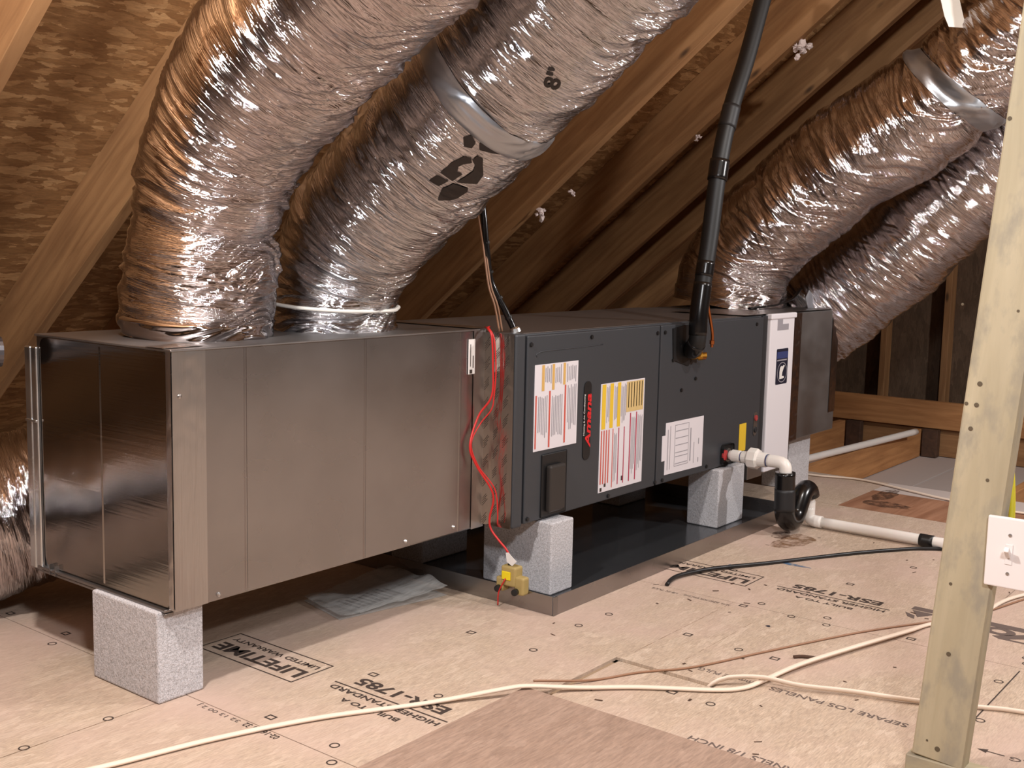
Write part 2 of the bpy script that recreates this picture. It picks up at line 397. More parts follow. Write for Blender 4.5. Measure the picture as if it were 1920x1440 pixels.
    def wrap(s, name, polys, s0, th0, off, mt, parent, rot=0.0):
        """polys: lists of (along, around) metres"""
        bm = bmesh.new()
        for pl in polys:
            bm.faces.new([bm.verts.new((x, y, 0)) for x, y in pl])
        bmesh.ops.triangulate(bm, faces=bm.faces)
        for _ in range(5):
            bmesh.ops.subdivide_edges(bm, edges=[e for e in bm.edges if e.calc_length() > .006], cuts=1, use_grid_fill=False)
            bmesh.ops.triangulate(bm, faces=bm.faces)
        co = np.array([v.co[:2] for v in bm.verts]); r = np.interp(s0, s.s, s.r)
        P = s.pos(s0 + co[:, 0], th0 + co[:, 1] / r, off)
        for v, q in zip(bm.verts, P): v.co = q
        me = bpy.data.meshes.new(name); bm.to_mesh(me); bm.free(); return link(name, me, mt, parent)

# ------------------------------------------------------------------ the setting: floor deck
RA, RB = 1.8127, 0.7929                                       # underside of rafters: z = RA - RB*y
floor = struct(bpy.data.objects.new('floor', None)); COL.objects.link(floor)
DT = .018
def panel(pts, mt, name='floor_panel', top=0.0, th=DT): return poly(name, [(x, y, top - th) for x, y in pts], th, (0, 0, 1), mt, floor)
g = .0012
def rect(x0, x1, y0, y1): return [(x0 + g, y0 + g), (x1 - g, y0 + g), (x1 - g, y1 - g), (x0 + g, y1 - g)]
for x0, x1 in ((-8.97, -7.63), (-7.63, -6.29), (-6.29, -4.95), (-4.95, -3.61), (-3.61, -2.27)):
    for y0, y1 in ((-4.8, -2.36), (-2.36, .08), (.08, 2.28)): panel(rect(x0, x1, y0, y1), M['floor'])
for y0, y1 in ((-4.8, -2.3), (-2.3, .14), (.14, 2.28)): panel(rect(-2.27, -.925, y0, y1), M['floor'])
panel([(-.925 + g, 2.28), (-.925 + g, -.429), (-.141, -.429), (-.141, -.69), (-.159, -.69), (-.159, -.447), (-.925 + g, -.447), (-.925 + g, -2.2), (.42 - g, -2.2), (.42 - g, 2.28)], M['floor'])
panel(rect(-.925, .42, -4.8, -2.2), M['floor'])
for y0, y1 in ((-4.8, -3.2), (-3.2, -1.0), (-1.0, 1.3), (1.3, 2.28)): panel(rect(.42, 1.765, y0, y1), M['floor'])
panel(rect(1.765, 2.32, -.19, 2.28), M['floor']); panel(rect(1.765, 2.13, -1.5, -.19), M['stainp']); panel(rect(2.13, 2.32, -1.5, -.19), M['drywall'])
panel(rect(1.765, 2.32, -4.8, -1.5), M['floor'])
boxes('slot_dust', [((-.93, -.447, -.0178), (-.14, -.429, -.007)), ((-.159, -.68, -.0178), (-.141, -.429, -.007))], mat('sawdust', C(150, 128, 104), .95), floor)
# joists beyond the deck, drywall below, strongback beam across them
for yj in (-3.0, -2.52, -2.04, -1.56, -1.08, -.60):
    obox('joist', (2.1, yj, -.019), (4.62, yj, -.019), .038, .14, (0, 0, 1), M['joist'], floor)
for yj in (.262, .70, 1.14, 1.6):
    obox('joist', (2.1, yj, -.019), (4.03, yj, -.019), .038, .155, (0, 0, 1), M['joist'], floor)
for y0, y1 in ((-4.8, -2.4), (-2.4, -.01), (0.0, 2.4)):
    box('drywall_panel', (-8.9, y0, -.19), (4.62, y1, -.178), M['drywall'], floor, .001, 1)
obox('strongback_beam', (4.10, 2.0, .135), (4.10, -2.4, .135), .04, .152, (0, 0, 1), M['joist'], floor)
obox('rim_board', (4.13, 2.1, -.02), (4.13, -2.4, -.02), .03, .155, (0, 0, 1), M['rafter'], floor)
darkwood = wood('dark_blocking', C(84, 58, 42), C(64, 44, 32), False)
for yj in (.20, .64):
    box('blocking', (4.045, yj - .042, -.175), (4.10, yj + .042, -.0205), darkwood, floor, .002, 1)
V, F = [], []; R_ = np.random.RandomState(4)
for q in range(46):
    x, y = R_.uniform(-.5, 1.6), R_.uniform(-1.0, -.16); a_ = R_.rand() * 3.14; l_ = R_.uniform(.003, .009); w2 = R_.uniform(.001, .003); b = len(V)
    for dx, dy in ((-l_, -w2), (l_, -w2), (l_, w2), (-l_, w2)): V.append((x + dx * math.cos(a_) - dy * math.sin(a_), y + dx * math.sin(a_) + dy * math.cos(a_), .0009))
    F.append((b, b + 1, b + 2, b + 3))
link('wood_chips', pydata('wood_chips', V, F), darkwood, floor)['kind'] = 'stuff'

# printing on the panels
def ptext(s, x0, y0, h, wdt, bold=.0, mt=None): return text('printed_lettering', s, (x0, y0, 0), (0, 1, 0), (-1, 0, 0), h, wdt, mt or M['ink'], floor, bold)
def fl(name, lst, mt, z=.0006):                                # flat rectangles on the deck: (x0,x1,y0,y1)
    V = []; F = []
    for x0, x1, y0, y1 in lst:
        b = len(V); V += [(x0, y0, z), (x1, y0, z), (x1, y1, z), (x0, y1, z)]; F.append((b, b + 1, b + 2, b + 3))
    return link(name, pydata(name, V, F), mt, floor)
def frame_rects(x0, x1, y0, y1, t): return [(x0, x1, y0, y0 + t), (x0, x1, y1 - t, y1), (x0, x0 + t, y0 + t, y1 - t), (x1 - t, x1, y0 + t, y1 - t)]
def print_set(dx, dy, mt):
    ptext('LIFETIME', -.673 + dx, .033 + dy, .043, .292, .03, mt); ptext('LIMITED WARRANTY', -.637 + dx, .033 + dy, .017, .292, .02, mt)
    fl('printed_frame', frame_rects(-.738 + dx, -.612 + dx, .018 + dy, .345 + dy, .0035), mt)
    ptext('BUILT TO A', -.721 + dx, -.292 + dy, .016, .165, .025, mt); ptext('HIGHER STANDARD', -.683 + dx, -.366 + dy, .018, .308, .025, mt)
    fl('printed_rule', [(-.673 + dx, -.669 + dx, -.372 + dy, -.048 + dy)], mt)
    ptext('ESR-1785', -.615 + dx, -.338 + dy, .038, .255, .03, mt)
print_set(0, 0, M['ink']); print_set(1.31, -.42, M['ink'])
ptext('SEPARE LOS PANELES', -.067, -1.085, .020, .30, .01, M['inkfar']); ptext('3 mm DE PULG', -.067, -.76, .018, .15, .005, M['inkfar'])
ptext('PANELS 1/8 INCH', -.405, -1.01, .020, .236, .01, M['inkfar'])
ptext('02-16  13 32', -.930, -.175, .016, .10, .01, M['ink']); ptext('32 13 00 2 J', -.930, -.06, .014, .13, .006, M['inkfar'])
ptext('1/8 IN  PULG', .39, -.29, .013, .08, .004, M['inkfar']); ptext('32/16  SIZED FOR SPACING', .392, -.45, .012, .14, .004, M['inkfar'])
poly('printed_arrow', [(-.092, -1.225, 0), (-.083, -1.243, 0), (-.0905, -1.243, 0), (-.0905, -1.275, 0), (-.0935, -1.275, 0), (-.0935, -1.243, 0), (-.101, -1.243, 0)], .0006, (0, 0, 1), M['ink'], floor)
ptext('PULG', -.086, -1.36, .018, .075, .006, M['inkfar'])
# large printed panel mark: bar, wedges, rounded letter shapes
fl('printed_bar', [(.690, .720, -.905, -.832), (.690, .722, -1.35, -1.0)], M['inkfar'])
poly('printed_wedge', [(.684, -.838, 0), (.684, -.900, 0), (.632, -.868, 0)], .0006, (0, 0, 1), M['inkfar'], floor)
poly('printed_wedge', [(.656, -.828, 0), (.622, -.845, 0), (.612, -.866, 0), (.640, -.858, 0)], .0006, (0, 0, 1), M['inkfar'], floor)
def ring(cx, cy, rx, ry, t, n=20):
    V = [(cx + rx * k_ * math.cos(a), cy + ry * k_ * math.sin(a), .0006) for k_ in (1, 1 - t) for a in np.linspace(0, 2 * math.pi, n, endpoint=False)]
    return V, [(i, (i + 1) % n, n + (i + 1) % n, n + i) for i in range(n)]
V, F = ring(.660, -1.065, .030, .040, .55); link('printed_letter', pydata('printed_letter', V, F), M['inkfar'], floor)
poly('printed_letter', [(.68, -1.13, 0), (.655, -1.15, 0), (.61, -1.10, 0), (.61, -1.14, 0), (.60, -1.16, 0), (.60, -1.08, 0), (.615, -1.06, 0), (.65, -1.10, 0)], .0006, (0, 0, 1), M['inkfar'], floor)
circ = [(-1.271, .146), (-1.097, .145), (-.946, .614), (-.889, -.28), (-.941, -.328), (-.584, -.27), (-.233, -.256), (.107, -.246), (-.018, -.237), (.459, -.507),
        (.095, -.623), (.412, -.614), (.464, -.691), (.409, -.711), (-.241, -.728), (1.10, -.70), (.62, -1.16), (.50, -1.17), (.46, -1.18), (.30, -1.16), (.05, -1.19)]
sq = [(-.888, .654), (-.899, .891), (-.884, -.09), (-.589, -.083), (-.237, -.068), (.107, -.479), (.409, -.478), (.097, -.715), (-.239, -.634), (.451, -.913), (.70, -.30), (-.77, .45), (.80, -.62)]
V, F = [], []
for x, y in circ:
    v, f = ring(x, y, .0105, .0105, .28); F += [tuple(i + len(V) for i in q) for q in f]; V += v
link('fastener_ring', pydata('fastener_ring', V, F), M['ink'], floor)['kind'] = 'stuff'
fl('fastener_square', sum([frame_rects(x - .009, x + .009, y - .011, y + .011, .0035) for x, y in sq], []), M['ink'])['kind'] = 'stuff'
fl('chalk_line', [(-1.5, -1.0, .138, .1395), (-.143, .42, -.4445, -.443), (-.05, .30, -.56, -.559)], M['stain'])
fl('pencil_line', [(.02, .40, -1.181, -1.178)], M['ink'])
def blob(name, cx, cy, rx, ry, mt, seed, z=.0007, n=40):
    R = np.random.RandomState(seed); a = np.linspace(0, 2 * np.pi, n, endpoint=False)
    r = 1 + sum(.35 / (k_ + 1) * np.sin((k_ + 1) * a + R.rand() * 6.28) * R.rand() for k_ in range(9))
    V = [(cx + rx * q * math.cos(t), cy + ry * q * math.sin(t), z) for q, t in zip(r, a)]
    return link(name, pydata(name, V, [tuple(range(n))]), mt, floor)
blob('floor_stain', 1.15, -.28, .10, .055, M['stain'], 3); blob('floor_stain', 1.19, -.23, .05, .03, M['darkstain'], 4, .0009)
blob('floor_stain', 2.10, -.27, .13, .035, M['darkstain'], 8); blob('floor_stain', 1.9, -.34, .05, .09, M['darkstain'], 9)
blob('chalk_smudge', .02, -1.13, .05, .035, M['chalk'], 11)
blob('paint_smudge', .875, -.42, .01, .055, M['bluech'], 12)
blob('paint_smudge', .74, -.27, .012, .008, M['bluech'], 13); blob('paint_smudge', .30, -.60, .006, .006, M['navy'], 14)

# ------------------------------------------------------------------ roof, rafters, gables
ceil = struct(bpy.data.objects.new('ceiling', None)); COL.objects.link(ceil)
RY = -2.5; sl = math.hypot(1, RB); nrm = Vector((0, RB / sl, 1 / sl))
DEP = .184                                                    # rafter depth
def rz(y): return RA - RB * y
for X in (-8.8, -8.2, -7.6, -7.0, -6.4, -5.8, -5.2, -4.6, -4.0, -3.4, -2.8, -2.2, -1.59, -.98, -.455, -.02, .42, .86, 1.30, 1.85, 2.36, 2.72, 3.24, 3.75, 4.2):
    a = Vector((X - .019, 2.24, rz(2.24))) + nrm * DEP; b = Vector((X - .019, RY, rz(RY))) + nrm * DEP
    obox('rafter', a, b, .040, DEP, nrm, M['rafter'], ceil)
for X in np.arange(-8.8, 4.6, .61):
    n2 = Vector((0, -nrm.y, nrm.z)); a = Vector((X, 2 * RY - 2.24, rz(2.24))) + n2 * DEP; b = Vector((X, RY, rz(RY))) + n2 * DEP
    obox('rafter', a, b, .040, DEP, n2, M['rafter'], ceil)
# roof boards: courses up the slope
slen = (2.30 - RY) * sl; cr = 1.22; 
def course(side):
    k_ = 0; d = 0.0
    while d < slen - .02:
        d1 = min(d + cr, slen); edges = [-9.0] + ([-6.419, -4.019, -1.609, .40, 2.341] if k_ % 2 else [-7.619, -5.219, -2.819, -.999, 1.281, 3.221]) + [4.72]
        for x0, x1 in zip(edges[:-1], edges[1:]):
            y0 = 2.30 - d / sl; y1 = 2.30 - d1 / sl
            if side < 0: Y = lambda y: 2 * RY - y
            else: Y = lambda y: y
            nn = nrm if side > 0 else Vector((0, -nrm.y, nrm.z))
            p = Vector(((x0 + x1) / 2, Y(y0), rz(y0))) + nn * (DEP + .011); q = Vector(((x0 + x1) / 2, Y(y1), rz(y1))) + nn * (DEP + .011)
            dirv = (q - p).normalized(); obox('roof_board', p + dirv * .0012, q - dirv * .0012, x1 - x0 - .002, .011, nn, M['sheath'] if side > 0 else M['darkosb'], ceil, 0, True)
        d = d1; k_ += 1
course(1); course(-1)
obox('ridge_board', (-9, RY, rz(RY) + .2), (4.7, RY, rz(RY) + .2), .04, .26, (0, 0, 1), M['rafter'], ceil)
def gable(name, x, th, mt, studs):
    gp = struct(bpy.data.objects.new(name, None)); COL.objects.link(gp); gp.location = (x, 0, 0)
    e = .24
    poly('gable_sheathing', [(x, 2.32, -.2), (x, RY * 2 - 2.32, -.2), (x, RY, rz(RY) + e), (x, 2.32, rz(2.32) + e)][:0] or
         [(x, 2.55, -.2), (x, 2 * RY - 2.55, -.2), (x, 2 * RY - 2.55, .03), (x, RY, rz(RY) + e), (x, 2.55, .03)], th, (1, 0, 0), mt, gp)
    for y in studs:
        yy = y if y > RY else 2 * RY - y
        obox('stud', (x - .045, y, -.02), (x - .045, y, min(rz(yy) + .1, 3.4)), .09, .038, (0, 1, 0), M['rafter'], gp)
    return gp
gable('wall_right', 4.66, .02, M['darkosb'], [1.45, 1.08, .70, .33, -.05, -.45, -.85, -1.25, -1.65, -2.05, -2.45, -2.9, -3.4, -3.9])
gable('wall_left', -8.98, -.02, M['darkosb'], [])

# ------------------------------------------------------------------ supply plenum
sp = thing('supply_plenum', (-.49, .35, .194), 'long galvanised sheet metal plenum at the left with a foil taped corner', 'air duct')
x0, x1, y0, y1, z0, z1 = -.972, -.006, .098, .600, .196, .727
bm = bmesh.new(); addbox(bm, (x0, y0, z0), (x1, y1, z1), .004, 2)
link('duct_body', bmdone(bm, 'duct_body'), M['galv'], sp)
# end cap: rounded rectangle sheet with a centre fold
def rrect(cx, cz, w_, h_, r, n=6):
    P = []
    for sx, sz, a0 in ((1, 1, 0), (-1, 1, 90), (-1, -1, 180), (1, -1, 270)):
        for i in range(n + 1):
            a = math.radians(a0 + 90 * i / n); P.append((cx + sx * (w_ / 2 - r) + r * math.cos(a), cz + sz * (h_ / 2 - r) + r * math.sin(a)))
    return P
ec = poly('end_panel', [(x0 - .0035, y, z) for y, z in rrect(.342, .462, .474, .520, .022)], .003, (1, 0, 0), M['galvend'], sp)
def vrib(name, x, y, za, zb, along, mt, wd=.005, hh=.0018):
    # folded standing rib: triangular ridge; along='x' lies on the front, 'y' on the end
    V = []
    for z in (za, zb):
        if along == 'x': V += [(x - wd, y, z), (x - wd * .3, y - hh, z), (x + wd * .3, y - hh, z), (x + wd, y, z)]
        else: V += [(x, y - wd, z), (x - hh, y - wd * .3, z), (x - hh, y + wd * .3, z), (x, y + wd, z)]
    F = [(0, 1, 5, 4), (1, 2, 6, 5), (2, 3, 7, 6), (3, 0, 4, 7), (0, 3, 2, 1), (4, 5, 6, 7)]
    return link(name, pydata(name, V, F), mt, sp)
for xr in (-.792, -.442, -.100): vrib('stiffening_rib', xr, y0 + .0004, z0 + .004, z1 - .004, 'x', M['galv'])
vrib('stiffening_rib', x0 - .0035, .345, z0 + .012, z1 - .01, 'y', M['galvend'])
# drive cleats: doubled bright strip at the far left edge, and along bottom of the end
bm = bmesh.new()
for ya, yb in ((.585, .607), (.610, .634)): addbox(bm, (x0 - .010, ya, .190), (x0 - .001, yb, .700), .003, 2)
addbox(bm, (x0 - .013, .587, .53), (x0 - .001, .632, .535), .001, 1)
link('drive_cleat', bmdone(bm, 'drive_cleat'), M['galvbright'], sp)
bm = bmesh.new(); addbox(bm, (x0 - .010, .115, .186), (x0 + .010, .60, .192), .001, 1); addbox(bm, (x0 - .012, .115, .1935), (x0 + .006, .60, .1995), .001, 1)
for yy in (.545, .523): addbox(bm, (x0 - .0135, yy, .188), (x0 - .003, yy + .003, .212), 0)
link('bottom_cleat', bmdone(bm, 'bottom_cleat'), M['galvdull'], sp)
bm = bmesh.new(); addbox(bm, (x0 - .004, y0 - .004, z1 - .003), (x1, y1, z1 + .0015), .001, 1)
link('top_panel', bmdone(bm, 'top_panel'), M['galvdull'], sp)
def foil_sheet(name, o, u, v, nu, nv, amp, mt, parent, seed, off=.001):
    """crumpled strip: origin o, edge vectors u, v"""
    o, u, v = (np.array(q, float) for q in (o, u, v)); n = np.cross(u, v); n /= np.linalg.norm(n)
    a, b = np.meshgrid(np.linspace(0, 1, nu), np.linspace(0, 1, nv), indexing='ij')
    lu, lv = np.linalg.norm(u), np.linalg.norm(v)
    wq = 1.5 * vnoise(a * lu / .05, b * lv / .04, 64, seed + 2)
    h = amp * (vnoise(a * lu / .016 + wq, b * lv / .024 + 1.3 * wq, 64, seed) - .5) + 1.8 * amp * (vnoise(a * lu / .035 + wq, b * lv / .06 - wq, 64, seed + 1) - .5)
    e = np.minimum(np.minimum(a, 1 - a) * lu, np.minimum(b, 1 - b) * lv); h = np.abs(h) * np.clip(e / .004, 0, 1)
    V = (o + a[..., None] * u + b[..., None] * v + (h + off)[..., None] * n).reshape(-1, 3)
    F = [(i * nv + j, (i + 1) * nv + j, (i + 1) * nv + j + 1, i * nv + j + 1) for i in range(nu - 1) for j in range(nv - 1)]
    me = pydata(name, V, F, True); uv = me.uv_layers.new(name='UVMap'); ab = np.stack([a.ravel() * lu, b.ravel() * lv], 1)
    for l in me.loops: uv.data[l.index].uv = ab[l.vertex_index]
    return link(name, me, mt, parent)
foil_sheet('corner_tape', (x0, y0, z0 + .001), (.080, 0, 0), (0, 0, z1 - z0), 14, 60, .0006, M['foiltape'], sp, 3)
foil_sheet('corner_tape', (x0 - .0025, y0 + .014, z0 + .004), (0, -.016, 0), (0, 0, z1 - z0 - .004), 6, 80, .0016, M['foiltape'], sp, 4, .0012)
foil_sheet('corner_tape', (x0 - .006, y0 + .02, z1 + .002), (.1, 0, 0), (0, .06, 0), 24, 16, .0035, M['foiltape'], sp, 5)
bm = bmesh.new()
for sx, sz in ((-.865, .209), (-.30, .212), (-.955, .635), (-.12, .215)): 
    bmesh.ops.create_uvsphere(bm, u_segments=8, v_segments=5, radius=.005, matrix=Matrix.Translation((sx, y0 - .001, sz)))
link('sheet_metal_screw', bmdone(bm, 'sheet_metal_screw'), M['screw'], sp)['kind'] = 'stuff'
foil_sheet('joint_tape', (-.050, y0 - .001, z0), (.050, 0, 0), (0, 0, z1 - z0), 16, 120, .0005, M['foiltape'], sp, 7)
foil_sheet('joint_tape', (-.004, y0, z0 + .008), (0, -.100, 0), (0, 0, z1 - z0 - .016), 26, 120, .00035, M['jtape'], sp, 8)
foil_sheet('joint_tape', (-.05, y0 - .002, z1 + .003), (.06, 0, 0), (0, .35, 0), 16, 60, .0018, M['foiltape'], sp, 9)
# diagonal print on the joint tape
V, F = [], []; R = np.random.RandomState(2)
for zc in np.arange(.23, .70, .052):
    for yc, dz in ((.082, 0), (.050, .026), (.018, .008)):
        for q in range(4):
            a = (-.0055, yc + .013, zc + dz - .010 - q * .0062); b = len(V); ln = .018 + .010 * R.rand()
            d = (-.64, .77)
            p = lambda s_, t_: (-.0062, a[1] + d[0] * s_ + .0 * t_, a[2] + d[1] * s_ + t_)
            V += [p(0, 0), p(ln, 0), p(ln, .0013), p(0, .0013)]; F.append((b, b + 1, b + 2, b + 3))
link('tape_print', pydata('tape_print', V, F), M['ink'], sp)['kind'] = 'stuff'
st = box('sticker', (-.072, y0 - .0035, .612), (-.047, y0 - .002, .703), M['paper2'], sp, 0)
boxes('sticker_print', [((-.068, y0 - .0042, .614), (-.058, y0 - .0034, .624)), ((-.056, y0 - .0042, .628), (-.053, y0 - .0034, .66)), ((-.066, y0 - .0042, .632), (-.064, y0 - .0034, .69))], M['ink'], st)
for cx, cy, rad in ((-.73, .350, .135), (-.33, .330, .135)):
    lathe('collar', [(0, rad + .012), (.003, rad + .012), (.004, rad), (.09, rad)], (cx, cy, z1 + .001), (0, 0, 1), M['galvbright'], sp, 48, True)

# ------------------------------------------------------------------ air handler
ah = thing('air_handler', (.74, .27, .206), 'dark grey horizontal air handler with warning labels on blocks in a pan', 'air handler')
L, Z0, Z1, D = 1.480, .206, .7175, .548
box('cabinet', (0, .004, Z0), (L, D, Z1), M['cab'], ah, .004)
box('top_panel', (.003, .012, Z1 - .004), (L, D - .004, Z1 + .0012), M['cabtop'], ah, .001)
box('corner_post', (-.002, -.006, Z0 - .002), (.040, .03, Z1 + .002), M['cab'], ah, .006, 3)
ap1 = box('access_panel', (.046, -.008, Z0 + .004), (.717, .006, Z1 - .005), M['cab'], ah, .003)
ap2 = box('access_panel', (.725, -.008, Z0 + .004), (1.438, .006, Z1 - .005), M['cab'], ah, .003)
box('end_strip', (1.441, -.004, Z0 + .002), (1.480, .01, Z1 - .002), M['cabdark'], ah, .002)
bm = bmesh.new()
for sx, sz in ((.058, .690), (.340, .696), (.700, .690), (.745, .690), (.058, .222), (.45, .222), (.715, .222), (.76, .222), (.85, .640), (1.05, .225), (1.42, .23), (.80, .60), (.95, .53), (.86, .50), (1.38, .69)):
    bmesh.ops.create_cone(bm, cap_ends=True, segments=6, radius1=.0065, radius2=.0055, depth=.006, matrix=Matrix.Translation((sx, -.010, sz)) @ Matrix.Rotation(math.pi / 2, 4, 'X'))
link('panel_screw', bmdone(bm, 'panel_screw'), M['black'], ah)['kind'] = 'stuff'
# embossed outline on the first panel
tube('embossed_line', [(.085, -.0085, .655), (.100, -.0085, .668), (.30, -.0085, .670), (.40, -.0085, .672)], .0012, M['cab'], ah, 6, .05)
FY = -.0085
def lab(name, xa, xb, za, zb): return box(name, (xa, FY - .0012, za), (xb, FY, zb), M['paper'], ah, 0)
def marks(parent, name, lst, mt):
    V, F = [], []
    for xa, xb, za, zb in lst:
        b = len(V); y = FY - .0017; V += [(xa, y, za), (xb, y, za), (xb, y, zb), (xa, y, zb)]; F.append((b, b + 1, b + 2, b + 3))
    o = link(name, pydata(name, V, F), mt, parent); o['kind'] = 'stuff'; return o
R = np.random.RandomState(5)
def lines(xa, xb, za, zb, step, frac=.8):                       # columns of vertical print running up the label
    out = []; x = xa
    while x < xb: 
        z_ = zb - R.rand() * .01; out.append((x, x + step * .4, za + (zb - za) * (1 - frac) * R.rand(), z_)); x += step
    return out
l1 = lab('warning_label', .077, .277, .401, .634)
marks(l1, 'ochre_stripes', [(.108, .120, .562, .632), (.155, .166, .562, .632), (.206, .217, .572, .632)], M['ochre'])
marks(l1, 'red_stripes', [(.081, .087, .408, .552), (.142, .149, .406, .560), (.214, .221, .410, .571)], M['orange'])
marks(l1, 'fine_print', lines(.094, .136, .43, .55, .0075) + lines(.156, .208, .43, .55, .0075) + lines(.229, .272, .44, .57, .0075) + lines(.124, .150, .575, .63, .008) + lines(.170, .20, .575, .63, .008) + lines(.224, .272, .575, .63, .008), M['grey'])
l2 = lab('warning_label', .396, .634, .238, .557)
marks(l2, 'yellow_stripes', [(.402, .422, .424, .555), (.444, .462, .424, .555), (.484, .501, .424, .555)], M['yellow'])
marks(l2, 'tan_block', [(.533, .628, .462, .553)], M['tan'])
marks(l2, 'tan_print', [(x, x + .004, .475, .55) for x in (.543, .558, .573, .588, .603, .617)], M['ochre'])
marks(l2, 'orange_stripes', [(x, x + .0055, .262, .42) for x in (.402, .415, .428, .441)] + [(.463, .467, .245, .42)], M['orange'])
marks(l2, 'crimson_stripes', [(x, x + .0045, .25, .42) for x in (.494, .524)] + [(x, x + .0055, .25, .458) for x in (.556, .590)], M['pinkred'])
marks(l2, 'fine_print', lines(.427, .442, .44, .55, .006) + lines(.468, .482, .44, .55, .006) + lines(.505, .53, .43, .55, .006) + lines(.472, .49, .26, .41, .006) + lines(.566, .585, .27, .45, .006) + lines(.60, .625, .27, .45, .006), M['grey'])
marks(l2, 'symbol', [(.403, .413, .241, .252), (.424, .434, .252, .262), (.516, .524, .258, .272)], M['ink'])
l3 = poly('specification_label', [(x, FY, z) for x, z in ((.772, .236), (1.017, .232), (1.017, .401), (.772, .402), (.772, .363), (.752, .363), (.752, .282), (.772, .282))], .0012, (0, -1, 0), M['paper'], ah)
tb = []
for zc in (.262, .285, .298, .322, .345, .368): tb.append((.835, .915, zc, zc + .0025))
tb += frame_rects(.83, .92, .255, .39, .002) + [(.80, .803, .25, .39), (.93, .936, .26, .37), (.955, .958, .25, .32), (.985, .99, .31, .33), (.985, .99, .25, .265), (.785, .789, .25, .38)]
marks(l3, 'table_print', tb, M['grey'])
bd = poly('badge', [(x, FY, z) for x, z in [(.328 + (a - .328) * 1.0, b) for a, b in rrect(.328, .459, .036, .225, .017)]], .002, (0, -1, 0), M['black'], ah)
def vtext(name, s, xr, za, h, wdt, mt, parent, bold=0.0, shear=0.0): return text(name, s, (xr, FY - .0022, za), (0, 0, 1), (-1, 0, 0), h, wdt, mt, parent, bold, .0006, shear)
vtext('badge_lettering', 'Amana', .3455, .380, .027, .156, M['redprint'], bd, .03, .25)
vtext('badge_small_lettering', 'Heating & Air Conditioning', .3165, .418, .0085, .118, M['paper2'], bd, .01)
# breaker cover: recessed dark frame and a raised flap
bc = box('breaker_recess', (.116, FY - .003, .214), (.232, FY, .389), M['black'], ah, .003)
box('breaker_flap', (.135, FY - .020, .228), (.207, FY - .002, .357), mat('smoke_plastic', C(46, 42, 40), .4), bc, .006, 3)
box('yellow_label', (1.282, FY - .0012, .244), (1.334, FY, .342), M['yellow'], ah, 0)
kp = poly('plug_plate', [(x, FY, z) for x, z in rrect(1.404, .331, .028, .086, .013)], .002, (0, -1, 0), M['galvdull'], ah)
for zc, mt in ((.352, mat('plug_red', C(160, 52, 52), .6)), (.309, M['cabdark'])):
    lathe('knockout_plug', [(0, .0105), (.004, .0105), (.005, .007), (.0035, .0)], (1.404, FY - .002, zc), (0, -1, 0), mt, kp, 16)
# refrigerant port: black rubber gasket sheet
poly('line_gasket', [(x, FY, z) for x, z in ((.790, .700), (.86, .708), (.985, .705), (.975, .64), (.93, .60), (.895, .575), (.80, .60))], .003, (0, -1, 0), M['black'], ah)
box('drain_gasket', (1.150, FY - .004, .214), (1.230, FY, .285), M['black'], ah, .012, 3)
dpp = lathe('drain_port', [(0, .024), (.006, .024), (.007, .018), (.012, .018)], (1.190, FY - .004, .247), (0, -1, 0), M['galvdull'], ah, 20)
lathe('drain_plug', [(0, .018), (.006, .018), (.007, .012)], (1.166, FY - .006, .249), (0, -1, 0), mat('dull_red', C(170, 50, 50), .6), ah, 16)

# filter cabinet, return plenum
fc = thing('filter_cabinet', (1.59, .27, .13), 'white front of the filter cabinet with a navy sticker beside the air handler', 'filter cabinet')
box('housing', (1.484, .002, .132), (1.702, .54, .716), M['galvdull'], fc, .003)
box('door', (1.489, -.012, .140), (1.694, .004, .708), M['white'], fc, .004)
box('door_lip', (1.483, -.018, .702), (1.700, .010, .722), M['white'], fc, .004)
box('bottom_tray', (1.37, -.004, .128), (1.488, .28, .200), M['galvdull'], fc, .002)
poly('notch', [(1.545, -.012, .700), (1.545, -.012, .660), (1.640, -.012, .660), (1.640, -.012, .682), (1.588, -.012, .682), (1.588, -.012, .700)], .001, (0, -1, 0), M['grey'], fc)
sk = poly('navy_sticker', [(x, -.012, z) for x, z in rrect(1.598, .525, .098, .132, .006)], .001, (0, -1, 0), M['navy'], fc)
def onst(name, pts, mt, n=.0005): return poly(name, [(x, -.0131, z) for x, z in pts], n, (0, -1, 0), mt, sk)
onst('blue_band', [(1.552, .555), (1.645, .555), (1.645, .580), (1.552, .580)], M['blueband'])
onst('grey_band', [(1.554, .546), (1.636, .546), (1.636, .551), (1.554, .551)], M['grey'])
rg = [(1.600 + r_ * .042 * math.cos(a), .503 + r_ * .038 * math.sin(a)) for r_ in (1, .92) for a in np.linspace(0, 2 * math.pi, 28, endpoint=False)]
link('emblem_ring', pydata('emblem_ring', [(x, -.0136, z) for x, z in rg], [(i, (i + 1) % 28, 28 + (i + 1) % 28, 28 + i) for i in range(28)]), M['grey'], sk)
onst('emblem', [(1.580, .478), (1.618, .480), (1.618, .487), (1.600, .489), (1.603, .503), (1.612, .517), (1.622, .527), (1.610, .529), (1.602, .524), (1.592, .527), (1.582, .520), (1.578, .505)], M['paper2'])

